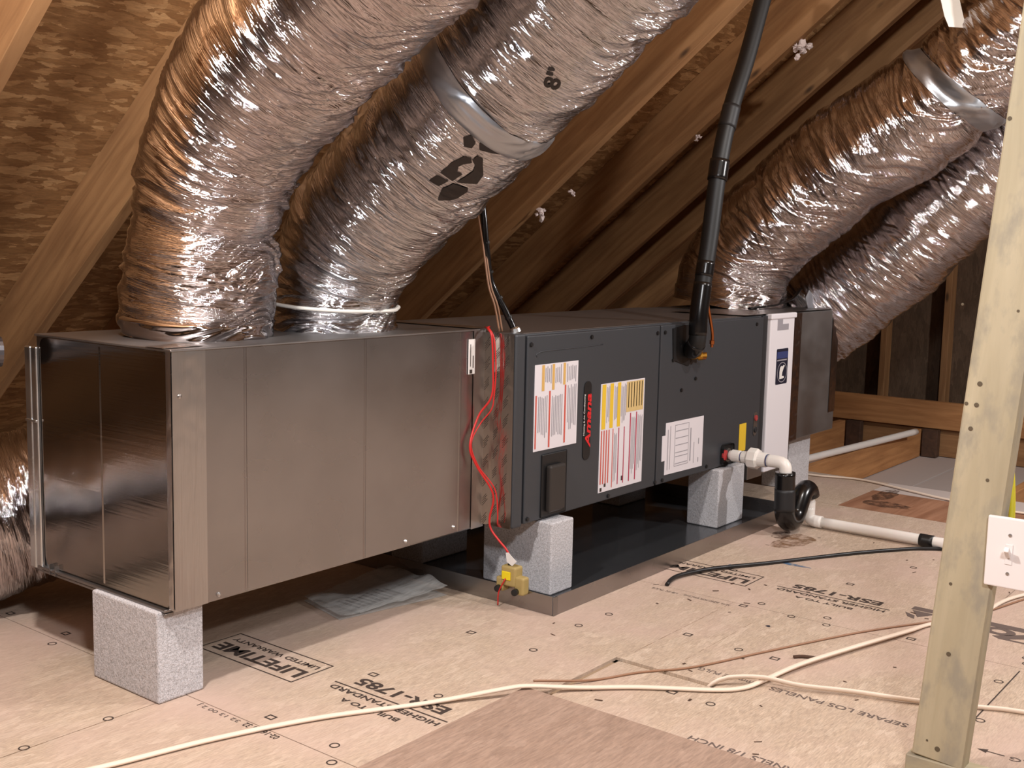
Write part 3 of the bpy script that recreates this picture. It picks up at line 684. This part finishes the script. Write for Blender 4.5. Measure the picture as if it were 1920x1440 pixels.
rp = thing('return_plenum', (1.97, .27, .22), 'grey sheet metal return plenum standing past the white filter door', 'air duct')
bm = bmesh.new(); addbox(bm, (1.704, .004, .225), (2.157, .53, .7185), .004, 2); link('duct_body', bmdone(bm, 'duct_body'), galv('return_sheet', C(150, 148, 148), .5), rp)
foil_sheet('joint_tape', (1.700, .0035, .222), (.092, 0, 0), (0, 0, .495), 20, 110, .004, foil('crumpled_tape', C(128, 112, 106), .3, .5, .8), rp, 15)
foil_sheet('edge_tape', (2.094, .003, .30), (.064, 0, 0), (0, 0, .418), 12, 60, .002, foil('edge_tape', C(120, 108, 104), .3, .4, .8), rp, 16)
foil_sheet('top_tape', (1.30, -.002, Z1 + .004), (.86, 0, 0), (0, .30, 0), 90, 40, .002, M['foiltape'], rp, 17)

# ------------------------------------------------------------------ drain pan and blocks
dp = thing('drain_pan', (.72, .23, 0), 'shallow sheet metal drain pan lying on the floor under the air handler', 'drain pan')
px0, px1, py0, py1 = -.004, 1.45, -.147, .64
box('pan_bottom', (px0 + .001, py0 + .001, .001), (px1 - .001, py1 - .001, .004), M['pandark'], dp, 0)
for nm, lo, hi in (('front_lip', (px0, py0, 0.0005), (px1, py0 + .0022, .051)), ('back_lip', (px0, py1 - .0022, .0005), (px1, py1, .051)), ('left_lip', (px0, py0 + .004, .0005), (px0 + .0022, py1 - .004, .051)), ('right_lip', (px1 - .0022, py0 + .004, .0005), (px1, py1 - .004, .051))):
    box(nm, lo, hi, M['galv'], dp, .0006, 1)
box('corner_fold', (px0 - .0012, py0 - .0015, .0005), (px0 + .018, py0, .050), M['galvdull'], dp, .0004, 1)
def block(lo, hi, label):
    lo, hi = Vector(lo), Vector(hi); bm = bmesh.new(); addbox(bm, lo, hi, 0)
    bmesh.ops.bevel(bm, geom=list(bm.edges), offset=.005, segments=3, profile=.5, affect='EDGES')
    tag(link('concrete_block', bmdone(bm, 'concrete_block'), M['block']), label, 'concrete block', 'concrete blocks holding up the unit')
block((-.994, .127, 0.0005), (-.882, .364, .194), 'grey concrete block on the bare floor under the left end of the plenum')
block((.118, -.048, .0045), (.222, .190, .205), 'grey concrete block at the pan corner behind the hanging float switch')
block((1.104, -.031, .0045), (1.294, .088, .205), 'grey concrete block in the pan under the drain fitting')
block((1.90, .075, .0005), (2.105, .19, .224), 'grey concrete block under the return plenum behind the black drain trap')
block((.112, .418, .0045), (.32, .545, .205), 'dim grey concrete block at the back of the pan beside the plastic sleeve')
block((1.155, .395, .0045), (1.34, .515, .205), 'dim grey concrete block at the back of the pan below the tall striped label')

# ------------------------------------------------------------------ flexible ducts
dA = Duct([(-.73, .350, .7285, .164), (-.73, .345, .80, .168), (-.73, .330, .884, .166), (-.73, .308, 1.002, .160), (-.73, .231, 1.150, .170), (-.73, .099, 1.286, .178), (-.73, -.063, 1.397, .182), (-.73, -.238, 1.494, .184), (-.72, -.55, 1.66, .18), (-.74, -.90, 1.90, .18), (-.88, -1.25, 2.18, .18), (-1.05, -1.7, 2.58, .18)], 11, pinch=((.255, .012, .03),))
tA = thing('flexible_duct', (-.73, .35, .73), 'crinkled silver foil duct rising from the left end of the plenum', 'flexible duct')
dA.mesh('foil_jacket', M['foil'], tA)
dA.band('tape_band', .002, .045, .004, M['foil'], tA)
dB = Duct([(-.33, .330, .7285, .157), (-.33, .328, .79, .158), (-.33, .318, .85, .156), (-.33, .245, .965, .168), (-.33, .095, 1.095, .176), (-.33, -.05, 1.205, .178), (-.33, -.185, 1.315, .180), (-.33, -.335, 1.432, .182), (-.33, -.505, 1.56, .182), (-.335, -.86, 1.815, .19), (-.42, -1.10, 2.03, .19), (-.60, -1.45, 2.36, .19), (-.75, -1.8, 2.7, .19)], 23, calm=((-.398, -.174, 1.144), (-.385, -.385, 1.285)), pinch=((.10, .006, .012), (.60, .010, .03)))
tB = thing('flexible_duct', (-.33, .33, .73), 'silver foil duct with black printing and a grey tape band bending over the plenum', 'flexible duct')
dB.mesh('foil_jacket', M['foilcool'], tB)
sB, thB = dB.near((-.33, -.125, 1.262))
dB.band('tape_band', sB + .035, sB + .095, .0055, M['tapegrey'], tB, slant=-.02)
tube('zip_tie', [tuple(dB.pos(np.array([.064]), np.array([t]), .004)[0]) for t in np.linspace(0, 6.283, 40)], .0045, M['gasket'], tB, 8, .02)
dC = Duct([(1.84, .345, .7185, .222), (1.845, .338, .77, .222), (1.85, .320, .87, .212), (1.85, .225, 1.01, .203), (1.85, -.05, 1.238, .205), (1.85, -.28, 1.388, .205), (1.85, -.46, 1.505, .205), (1.86, -.60, 1.625, .205), (1.89, -.76, 1.80, .205), (1.94, -.96, 2.06, .20), (2.0, -1.35, 2.45, .20)], 37, pinch=((1.20, .02, .03),))
tC = thing('flexible_duct', (1.85, .33, .72), 'upper right silver foil duct climbing from the return plenum along the rafters', 'flexible duct')
dC.mesh('foil_jacket', M['foil'], tC)
dC.band('tape_band', 1.17, 1.24, .006, M['tapegrey'], tC, slant=.03)
dD = Duct([(2.12, .280, .590, .16), (2.17, .265, .600, .19), (2.25, .20, .645, .210), (2.29, .08, .745, .215), (2.29, -.175, .972, .215), (2.29, -.37, 1.174, .215), (2.29, -.545, 1.343, .215), (2.29, -.83, 1.58, .21), (2.3, -1.2, 1.84, .20), (2.34, -1.65, 2.2, .20)], 41)
tD = thing('flexible_duct', (2.2, .25, .42), 'lower right darker foil duct leaving the end of the return plenum', 'flexible duct')
dD.mesh('foil_jacket', M['foil'], tD)
poly('tape_flap', [(2.01, .075, .7195), (2.075, .075, .7195), (2.085, .09, .775), (2.055, .095, .795), (2.015, .09, .765)], .001, (0, -1, 0), M['tapegrey'], tD)
tube('black_strap', [(1.66, .16, .728), (1.80, .13, .738), (1.93, .11, .760), (2.03, .12, .800)], .009, M['blackgloss'], tD, 8, .02, .5)
dE = Duct([(-.62, .77, .33, .15), (-.72, .86, .29, .19), (-.90, .95, .235, .20), (-1.15, 1.00, .205, .20), (-1.5, 1.04, .205, .20), (-2.0, 1.08, .205, .20), (-2.6, 1.1, .205, .20)], 53)
tE = thing('flexible_duct', (-1.2, 1.05, .01), 'foil duct lying on the floor behind the far left edge of the plenum', 'flexible duct')
dE.mesh('foil_jacket', M['foil'], tE)
# printing on duct B: stencil pieces, then the size mark
def px2(pl, cx=500, cy=970, sc=.000285):
    return [(((x - cx) * .70 - (y - cy) * .714) * sc, ((x - cx) * .714 + (y - cy) * .70) * sc) for x, y in pl]
pieces = [[(195, 1055), (262, 1005), (345, 1055), (265, 1105)],
          [(290, 980), (380, 905), (480, 860), (530, 880), (530, 925), (470, 925), (430, 940), (415, 985), (450, 1010), (370, 1060)],
          [(400, 1075), (530, 1000), (550, 950), (535, 900), (580, 870), (615, 905), (605, 960), (560, 1040), (600, 1060), (545, 1130)],
          [(290, 1130), (375, 1085), (415, 1110), (400, 1160), (430, 1180), (475, 1155), (470, 1195), (400, 1250), (330, 1275), (250, 1240), (320, 1205), (362, 1205), (372, 1180), (345, 1158)],
          [(495, 705), (560, 690), (580, 760), (545, 800), (490, 780)],
          [(605, 770), (640, 740), (715, 765), (700, 800), (720, 815), (760, 790), (795, 795), (790, 860), (740, 895), (640, 840), (600, 820)]]
sL, tL = dB.near((-.398, -.174, 1.144))
dB.wrap('stencil_print', [px2(p_) for p_ in pieces], sL - .012, tL, .0022, M['inkfoil'], tB)
def wraptext(s_, d, s0, th0, h, wdt, mt, parent, rot):
    me = textmesh(s_, .02); co = np.array([v.co[:2] for v in me.vertices]); lo, hi = co.min(0), co.max(0)
    co = (co - lo) / (hi - lo) * np.array([wdt, h]); c_, n_ = math.cos(rot), math.sin(rot)
    ab = np.stack([co[:, 0] * c_ - co[:, 1] * n_, co[:, 0] * n_ + co[:, 1] * c_], 1); r = np.interp(s0, d.s, d.r)
    P = d.pos(s0 + ab[:, 0], th0 - ab[:, 1] / r, .002)
    me.vertices.foreach_set('co', P.ravel()); me.materials.clear(); return link('size_print', me, mt, parent)
s8, t8 = dB.near((-.385, -.385, 1.285))
wraptext('8"', dB, s8, t8, .036, .046, M['inkfoil'], tB, .35)

# ------------------------------------------------------------------ refrigerant lines and cables
rl = thing('refrigerant_line', (.875, -.03, .60), 'thick black insulated pipe rising from the air handler to the roof', 'pipe')
LP = [(.90, -.012, .628), (.872, -.038, .632), (.861, -.058, .655), (.861, -.060, .70), (.862, -.060, .744), (.880, -.060, .844), (.910, -.060, .978), (.958, -.060, 1.229), (1.021, -.060, 1.401), (1.109, -.060, 1.562), (1.204, -.060, 1.762), (1.240, -.062, 1.826)]
tube('insulation', LP, .0275, M['foam'], rl, 20)
def seg_of(P, i0, i1): return P[i0:i1]
tube('tape_wrap', [(.8615, -.060, .68), (.862, -.060, .744), (.880, -.060, .844)], .0292, M['blackgloss'], rl, 20)
tube('tape_wrap', [(.884, -.060, .862), (.895, -.060, .91)], .0288, M['blackgloss'], rl, 20)
tube('tape_wrap', [(.944, -.060, 1.165), (.958, -.060, 1.229)], .0315, M['blackgloss'], rl, 20)
tube('tape_wrap', [(.992, -.060, 1.33), (1.021, -.060, 1.401)], .0292, M['foam2'], rl, 20)
tube('elbow_tape', [(.905, -.010, .628), (.872, -.038, .632), (.861, -.058, .655)], .0295, M['blackgloss'], rl, 20)
cl = thing('copper_line', (.97, -.05, .63), 'thin bare copper pipe hanging beside the black insulated pipe', 'pipe')
tube('copper_tube', [(.90, -.052, .84), (.927, -.05, .792), (.958, -.05, .723), (.975, -.05, .68), (.986, -.045, .652)], .0052, M['copper'], cl, 10)
lathe('flare_cap', [(0, .008), (.012, .008), (.014, .005), (.022, .005)], (.987, -.044, .655), (.1, .05, -1), M['copper'], cl, 10)
bf = thing('brass_fitting', (.925, -.03, .60), 'small brass and copper fitting below the black insulated pipe', 'pipe fitting')
lathe('body', [(0, .012), (.02, .012), (.021, .016), (.036, .016), (.037, .009), (.05, .009)], (.915, -.010, .606), (.5, -.85, .1), M['brass'], bf, 12)
lathe('stub', [(0, .007), (.04, .007)], (.925, -.028, .606), (.9, -.1, -.15), M['copper'], bf, 12)

cc = thing('control_cable', (.14, .09, .72), 'black corrugated conduit dropping behind the duct to the cabinet corner', 'cable')
tube('conduit', [(.062, .05, .722), (.125, .10, .77) if False else (.045, .07, .775), (.02, .10, .85), (.000, .10, .93), (-.005, .11, 1.03), (.0, .13, 1.10), (.03, .2, 1.25)], .0088, M['blackgloss'], cc, 12)
V = [(.062, .05, .722), (.045, .07, .775), (.02, .10, .85), (.000, .10, .93), (-.005, .11, 1.03), (.0, .13, 1.10)]
for q in (.6, 1.4, 2.3, 3.2):
    i = int(q); f = q - i; p = Vector(V[i]).lerp(Vector(V[i + 1]), f); d = (Vector(V[i + 1]) - Vector(V[i])).normalized()
    lathe('cable_tie', [(0, .0102), (.006, .0102)], p, d, M['black'], cc, 12)
lathe('grommet', [(0, .016), (.010, .014), (.014, .010)], (.064, .048, .719), (-.2, .2, 1), M['galvbright'], cc, 14)
for i, dx in enumerate((0, .012)):
    tag(tube('thermostat_wire', [(.012 + dx, .062, .722), (.000 + dx, .07, .79), (-.008 + dx * .8, .085, .84), (-.012 + dx * .6, .1, .93), (-.014, .118, 1.02), (-.006, .14, 1.10)], .0026, M['cablebrown'], None, 8),
        ('thin brown wire hanging left of the black conduit, the outer of two', 'thin brown wire between its twin and the black conduit')[i], 'wire', 'brown control wires')
# red float switch wire, switch hanging at the pan lip
fs = thing('float_switch', (-.015, -.02, .03), 'tan plastic float switch with a yellow tag clipped to the pan lip', 'float switch')
box('body', (-.030, -.040, .058), (.006, .008, .112), M['tanplastic'], fs, .006, 3)
box('clip', (-.028, -.066, .040), (.000, -.036, .088), M['tanplastic'], fs, .006, 3)
box('side_arm', (-.026, .002, .040), (.004, .026, .078), M['tanplastic'], fs, .004, 2)
lathe('screw_head', [(0, .009), (.012, .009), (.013, .005)], (-.030, -.044, .050), (-1, -.3, 0), M['black'], fs, 12)
lathe('screw_head', [(0, .009), (.012, .009), (.013, .005)], (-.026, .016, .048), (-1, -.3, 0), M['black'], fs, 12)
box('yellow_tag', (-.033, -.026, .076), (-.0295, .002, .098), M['yellowtag'], fs, .001)
lathe('cable_gland', [(0, .007), (.016, .007), (.017, .005)], (-.014, -.012, .112), (0, 0, 1), M['black'], fs, 10)
rw = thing('red_wire', (-.03, .03, .10), 'red wire running down the taped joint to the float switch', 'wire')
tube('wire', [(.005, .09, .733), (-.020, .075, .730), (-.024, .058, .712), (-.022, .054, .641), (-.024, .054, .556), (-.040, .085, .50), (-.075, .083, .427), (-.055, .078, .374), (-.022, .045, .295), (-.022, .055, .230), (-.022, .050, .200), (-.022, .020, .172), (-.020, .000, .155), (-.016, -.011, .134), (-.014, -.012, .118)], .0029, M['red'], rw, 8)
tube('wire', [(.0, .10, .732), (-.020, .068, .728), (-.022, .05, .700), (-.0215, .044, .62), (-.0215, .048, .56), (-.024, .054, .52), (-.038, .080, .48), (-.070, .083, .43), (-.050, .074, .37), (-.022, .040, .31), (-.020, .030, .25), (-.020, .03, .215)], .0018, M['red'], rw, 8)
tube('wire_tail', [(-.034, -.012, .080), (-.036, .008, .040), (-.036, .010, .004)], .002, M['red'], rw, 6)
poly('wire_tag', [(-.024, -.004, .146), (-.024, -.008, .122), (-.024, -.026, .114), (-.024, -.040, .128), (-.024, -.012, .148)], .001, (-1, 0, 0), M['paper2'], rw)

# ------------------------------------------------------------------ condensate drain
cd = thing('condensate_drain', (1.25, -.22, .0), 'white plastic drain fitting with a black wrapped trap beside the pan', 'drain pipe')
zc = .247; xc = 1.19
tube('drain_pipe', [(xc, -.022, zc), (xc, -.12, zc)], .0165, M['pvc'], cd, 20)
lathe('pipe_socket', [(0, .0205), (.028, .0205), (.029, .0165)], (xc, -.034, zc), (0, -1, 0), M['pvc'], cd, 20, False)
lathe('primer_ring', [(0, .0170), (.003, .0170)], (xc, -.066, zc), (0, -1, 0), M['blueband'], cd, 20)
lathe('pipe_socket', [(0, .0205), (.020, .0205), (.021, .018)], (xc, -.072, zc), (0, -1, 0), M['pvc'], cd, 20)
lathe('union_nut', [(0, .030), (.006, .036), (.034, .036), (.040, .030), (.041, .02)], (xc, -.094, zc), (0, -1, 0), M['pvc'], cd, 8)
lathe('union_collar', [(0, .026), (.026, .024), (.027, .02)], (xc, -.134, zc), (0, -1, 0), M['pvc'], cd, 20)
lathe('primer_ring', [(0, .0215), (.003, .0215)], (xc, -.164, zc), (0, -1, 0), M['blueband'], cd, 20)
tube('elbow', [(xc, -.165, zc), (xc, -.205, zc), (xc, -.222, zc - .004), (xc, -.230, zc - .018), (xc, -.230, zc - .040)], .021, M['pvc'], cd, 20)
tube('trap', [(xc, -.230, .216), (xc, -.232, .13), (xc, -.234, .085), (xc + .012, -.236, .055), (xc + .045, -.238, .042), (xc + .080, -.239, .058), (xc + .100, -.240, .088), (xc + .122, -.240, .118), (xc + .150, -.241, .134), (xc + .174, -.242, .126), (xc + .182, -.243, .108)], .0335, M['blackgloss'], cd, 24)
tube('trap_wrap', [(xc, -.2315, .16), (xc, -.234, .085)], .0345, M['foam2'], cd, 24)
px, py = 1.372, -.243
lathe('pipe_socket', [(0, .0175), (.02, .0175), (.0205, .021), (.045, .021)], (px, py, .112), (0, 0, -1), M['pvc'], cd, 20)
tube('elbow', [(px, py, .070), (px, py, .045), (px, py - .006, .030), (px, py - .022, .0225), (px, py - .050, .0225)], .0210, M['pvc'], cd, 20)
tube('floor_pipe', [(px, py - .048, .0225), (px, -.72, .0225), (px, -1.05, .0225)], .0172, M['pvc'], cd, 20, .05)
tube('tape_wrap', [(px, -.628, .0225), (px, -.672, .0225)], .0200, M['black'], cd, 20)

# ------------------------------------------------------------------ cables on the floor
def cable(name, pts, r, mt, label, flat=1.0):
    return tag(tube(name, pts, r, mt, None, 10, .02, flat), label, 'cable')
z = .0055
cable('electrical_cable', [(-1.6, .12, z), (-1.40, .03, z), (-1.236, -.037, z), (-1.027, -.095, z), (-.829, -.174, z), (-.637, -.285, z), (-.50, -.375, .0175), (-.456, -.403, .0185), (-.40, -.450, .012), (-.353, -.490, .007), (-.272, -.574, z), (-.182, -.700, z), (-.130, -.745, z), (-.067, -.763, .008), (.073, -.788, .012), (.264, -.838, .012), (.47, -.895, .010), (.582, -.918, z), (.729, -.989, z), (.97, -1.02, z), (1.3, -1.15, z)], .0070, M['cable'],
      'long white cable crossing the whole floor in front of the unit', .62)
cable('electrical_cable', [(-.150, -.672, -.010), (-.150, -.684, .006), (-.120, -.705, .016), (-.073, -.765, .018), (-.047, -.841, .012), (.002, -.941, .010), (.046, -1.058, .008), (.104, -1.166, z), (.142, -1.252, z), (.20, -1.5, z)], .0068, M['cable'],
      'white cable coming out of the floor slot and passing behind the post', .65)
cable('thin_wire', [(-.425, -.401, .020), (-.304, -.471, .004), (-.193, -.525, .003), (-.085, -.600, .003), (.11, -.678, .003), (.319, -.763, .003), (.449, -.822, .003), (.609, -.91, .003), (.72, -.975, .004), (1.0, -1.05, .003)], .0026, M['cablebrown'], 'thin tan wire lying on the floor above the long white cable')
cable('black_cable', [(.424, -.233, .004), (.47, -.222, .008), (.528, -.225, .010), (.652, -.263, .009), (.841, -.362, .006), (1.113, -.506, .006), (1.282, -.616, .006), (1.33, -.66, .006), (1.38, -.73, .006), (1.43, -.85, .006)], .0060, M['black'], 'black cable on the floor between the pan and the post')
cable('electrical_cable', [(2.26, .75, z), (2.24, .40, z), (2.225, .115, z), (2.275, -.08, z), (2.20, -.306, z), (2.137, -.488, z), (2.10, -.75, z), (2.2, -1.2, z)], .0068, M['cable'], 'white cable along the far edge of the deck', .65)
tag(tube('drain_tube', [(2.5, .30, .0), (2.63, .285, .002), (3.2, .236, .002), (3.76, .185, .004)], .017, M['pvc'], None, 14, .05), 'white plastic pipe lying across the open joists at the far right', 'pipe')
tag(tube('cable_scrap', [(.128, -.748, .004), (.144, -.763, .0045), (.158, -.794, .004)], .004, darkwood, None, 8), 'short dark scrap on the floor above the long white cable', 'scrap')

# ------------------------------------------------------------------ loose sheet, plastic sleeve
bm = bmesh.new(); addbox(bm, (-2.2, -1.62, .0008), (-.445, -.394, .0118), .001, 1)
tag(link('loose_panel', bmdone(bm, 'loose_panel'), M['loose']), 'loose brown wood sheet lying on the deck in the foreground', 'wood panel')
nu, nv = 44, 30; a, b = np.meshgrid(np.linspace(0, 1, nu), np.linspace(0, 1, nv), indexing='ij')
P00, P10, P11, P01 = (np.array(q) for q in ((-.39, .235), (-.055, .17), (.0, .445), (-.345, .42)))
XY = (1 - a)[..., None] * (1 - b)[..., None] * P00 + a[..., None] * (1 - b)[..., None] * P10 + a[..., None] * b[..., None] * P11 + (1 - a)[..., None] * b[..., None] * P01
def sleeve(z_):
    V = np.concatenate([XY, z_[..., None]], 2).reshape(-1, 3)
    return V, [(i * nv + j, (i + 1) * nv + j, (i + 1) * nv + j + 1, i * nv + j + 1) for i in range(nu - 1) for j in range(nv - 1)]
wv = .008 * vnoise(a * 5, b * 4, 16, 3) + .004 * vnoise(a * 14, b * 5, 16, 4)
zt = .006 + wv + .030 * np.clip(a - .35, 0, 1) ** 1.2 * (1 - .55 * b) + .012 * np.exp(-((b - .3) / .12) ** 2) * a
V1, F1 = sleeve(zt); V2, F2 = sleeve(.0015 + .0 * a)
ds_ = thing('document_sleeve', (-.2, .32, 0), 'crumpled clear plastic document sleeve on the floor under the plenum', 'plastic bag')
link('upper_film', pydata('upper_film', V1, F1, True), M['bag'], ds_)
link('lower_film', pydata('lower_film', V2, F2, True), M['bag'], ds_)
box('papers', (-.32, .235, .0022), (-.09, .40, .0048), mat('papers', C(176, 174, 172), .8), ds_, 0)
boxes('paper_print', [((-.30 + i * .02, .26, .0049), (-.292 + i * .02, .33 + .04 * random.random(), .0051)) for i in range(9)], M['ink'], ds_)

# ------------------------------------------------------------------ post with switch
po = thing('post', (-.263, -1.20, 0), 'pale pine stud with nail holes standing at the right in the foreground', 'post')
tl = -.074; PX = -.282
obox('stud', (PX, -1.2055, .0355), (PX, -1.2055 + tl * 2.60, 2.62), .092, .038, (-1, 0, 0), M['post'], po, .003)
obox('sole_plate', (PX + .020, -1.150, .0355), (PX + .020, -1.75, .0355), .045, .035, (0, 0, 1), M['post'], po)
for hy, hz, rad in ((-1.195, .862, .0030), (-1.233, .727, .0056), (-1.213, .691, .0042), (-1.230, .690, .0052), (-1.223, .648, .0050), (-1.257, .562, .0038), (-1.208, .368, .0036), (-1.213, .24, .0052), (-1.205, .06, .0060), (-1.186, .071, .0026), (-1.286, .855, .0030), (-1.25, 1.173, .0046), (-1.212, 1.06, .004)):
    lathe('nail_hole', [(0, rad * .8), (.0005, rad * .8), (.0007, rad * .5)], (PX - .0002, hy, hz), (-1, 0, 0), M['nailhole'], po, 10)
ls = thing('light_switch', (-.275, -1.297, .38), 'white toggle switch plate mounted on the pine post at right', 'light switch')
PX2 = -.285; sc = .985
box('switch_box', (PX2 - .001, -1.325, .392), (-.246, -1.268, .492), M['blueband'], ls, .003)
box('wall_plate', (PX2 - .009, -1.342, .3815), (PX2, -1.2655, .5045), M['plate'], ls, .003, 3)
box('toggle_frame', (PX2 - .0104, -1.3095, .424), (PX2 - .0088, -1.2975, .459), M['plate'], ls, .0005, 1)
obox('toggle', (PX2 - .025, -1.3035, .4575), (PX2 - .008, -1.3035, .443), .008, .009, (0, 0, 1), M['plate'], ls, .001)
for zz in (.475, .408): lathe('plate_screw', [(0, .003), (.0012, .003), (.0016, .0015)], (PX2 - .009, -1.3035, zz), (-1, 0, 0), M['screw'], ls, 10)
tag(tube('yellow_cable', [(-.236, -1.245, .95), (-.236, -1.262, .75), (-.234, -1.280, .60), (-.234, -1.288, .52), (-.238, -1.290, .47), (-.244, -1.290, .44)], .0055, M['yellowcable'], None, 10), 'yellow cable running down behind the post into the switch', 'cable')

# ------------------------------------------------------------------ bits: insulation tufts, hanging strap, grey pipe
def tuft(p, size, seed, label):
    R = np.random.RandomState(seed); bm = bmesh.new(); c = Vector(p)
    for i in range(9):
        d = Vector((R.randn() * .5, R.randn() * .4, -abs(R.randn()) * .8)) * size * .45
        mt_ = Matrix.Translation(c + d) @ Matrix.Rotation(R.rand() * 3, 4, 'X') @ Matrix.Rotation(R.rand() * 3, 4, 'Y') @ Matrix.Diagonal((1, .55, .45, 1))
        bmesh.ops.create_icosphere(bm, subdivisions=2, radius=size * (.16 + .14 * R.rand()), matrix=mt_)
    for v in bm.verts: v.co += Vector(R.randn(3)) * size * .035
    me = bmdone(bm, 'insulation_tuft'); tag(link('insulation_tuft', me, M['tuft']), label, 'insulation', 'insulation tufts stuck to the rafters')
tuft((1.84, .095, 1.735), .085, 1, 'largest pink white fluff hanging from the rafter at upper right')
tuft((1.80, .49, 1.405), .028, 2, 'small white fluff on the rafter just left of the black pipe')
tuft((1.29, .885, 1.09), .055, 3, 'grey white fluff on the rafter right of the black conduit')
tuft((1.37, .795, 1.165), .03, 4, 'tiny grey white fluff on the rafter above the conduit fluff')
hs = [(1.66, -.50, 1.86), (1.66, -.515, 1.80), (1.655, -.535, 1.735), (1.66, -.55, 1.70)]
bm = bmesh.new(); V = []
for i, (x, y, z_) in enumerate(hs):
    V += [(x - .028, y + .022, z_), (x + .028, y - .022, z_)]
tag(link('duct_strap', pydata('duct_strap', V + [(q[0] + .001, q[1] - .0015, q[2]) for q in V], [(0, 1, 3, 2), (2, 3, 5, 4), (4, 5, 7, 6), (8, 10, 11, 9), (10, 12, 13, 11), (12, 14, 15, 13), (0, 8, 9, 1), (6, 7, 15, 14), (0, 2, 10, 8), (2, 4, 12, 10), (4, 6, 14, 12), (1, 9, 11, 3), (3, 11, 13, 5), (5, 13, 15, 7)]), M['gasket']), 'pale strap hanging at the top of the upper right foil duct', 'strap')
gp = thing('metal_pipe', (-1.2, .7, .65), 'short dark grey metal pipe end at the far left edge', 'pipe')
tube('pipe', [(-1.6, .80, .70), (-1.3, .73, .693), (-1.03, .66, .687)], .032, M['steel'], gp, 20)
lathe('pipe_rim', [(0, .034), (.012, .034), (.013, .028)], (-1.035, .661, .687), (.96, -.26, -.02), M['steel'], gp, 20)
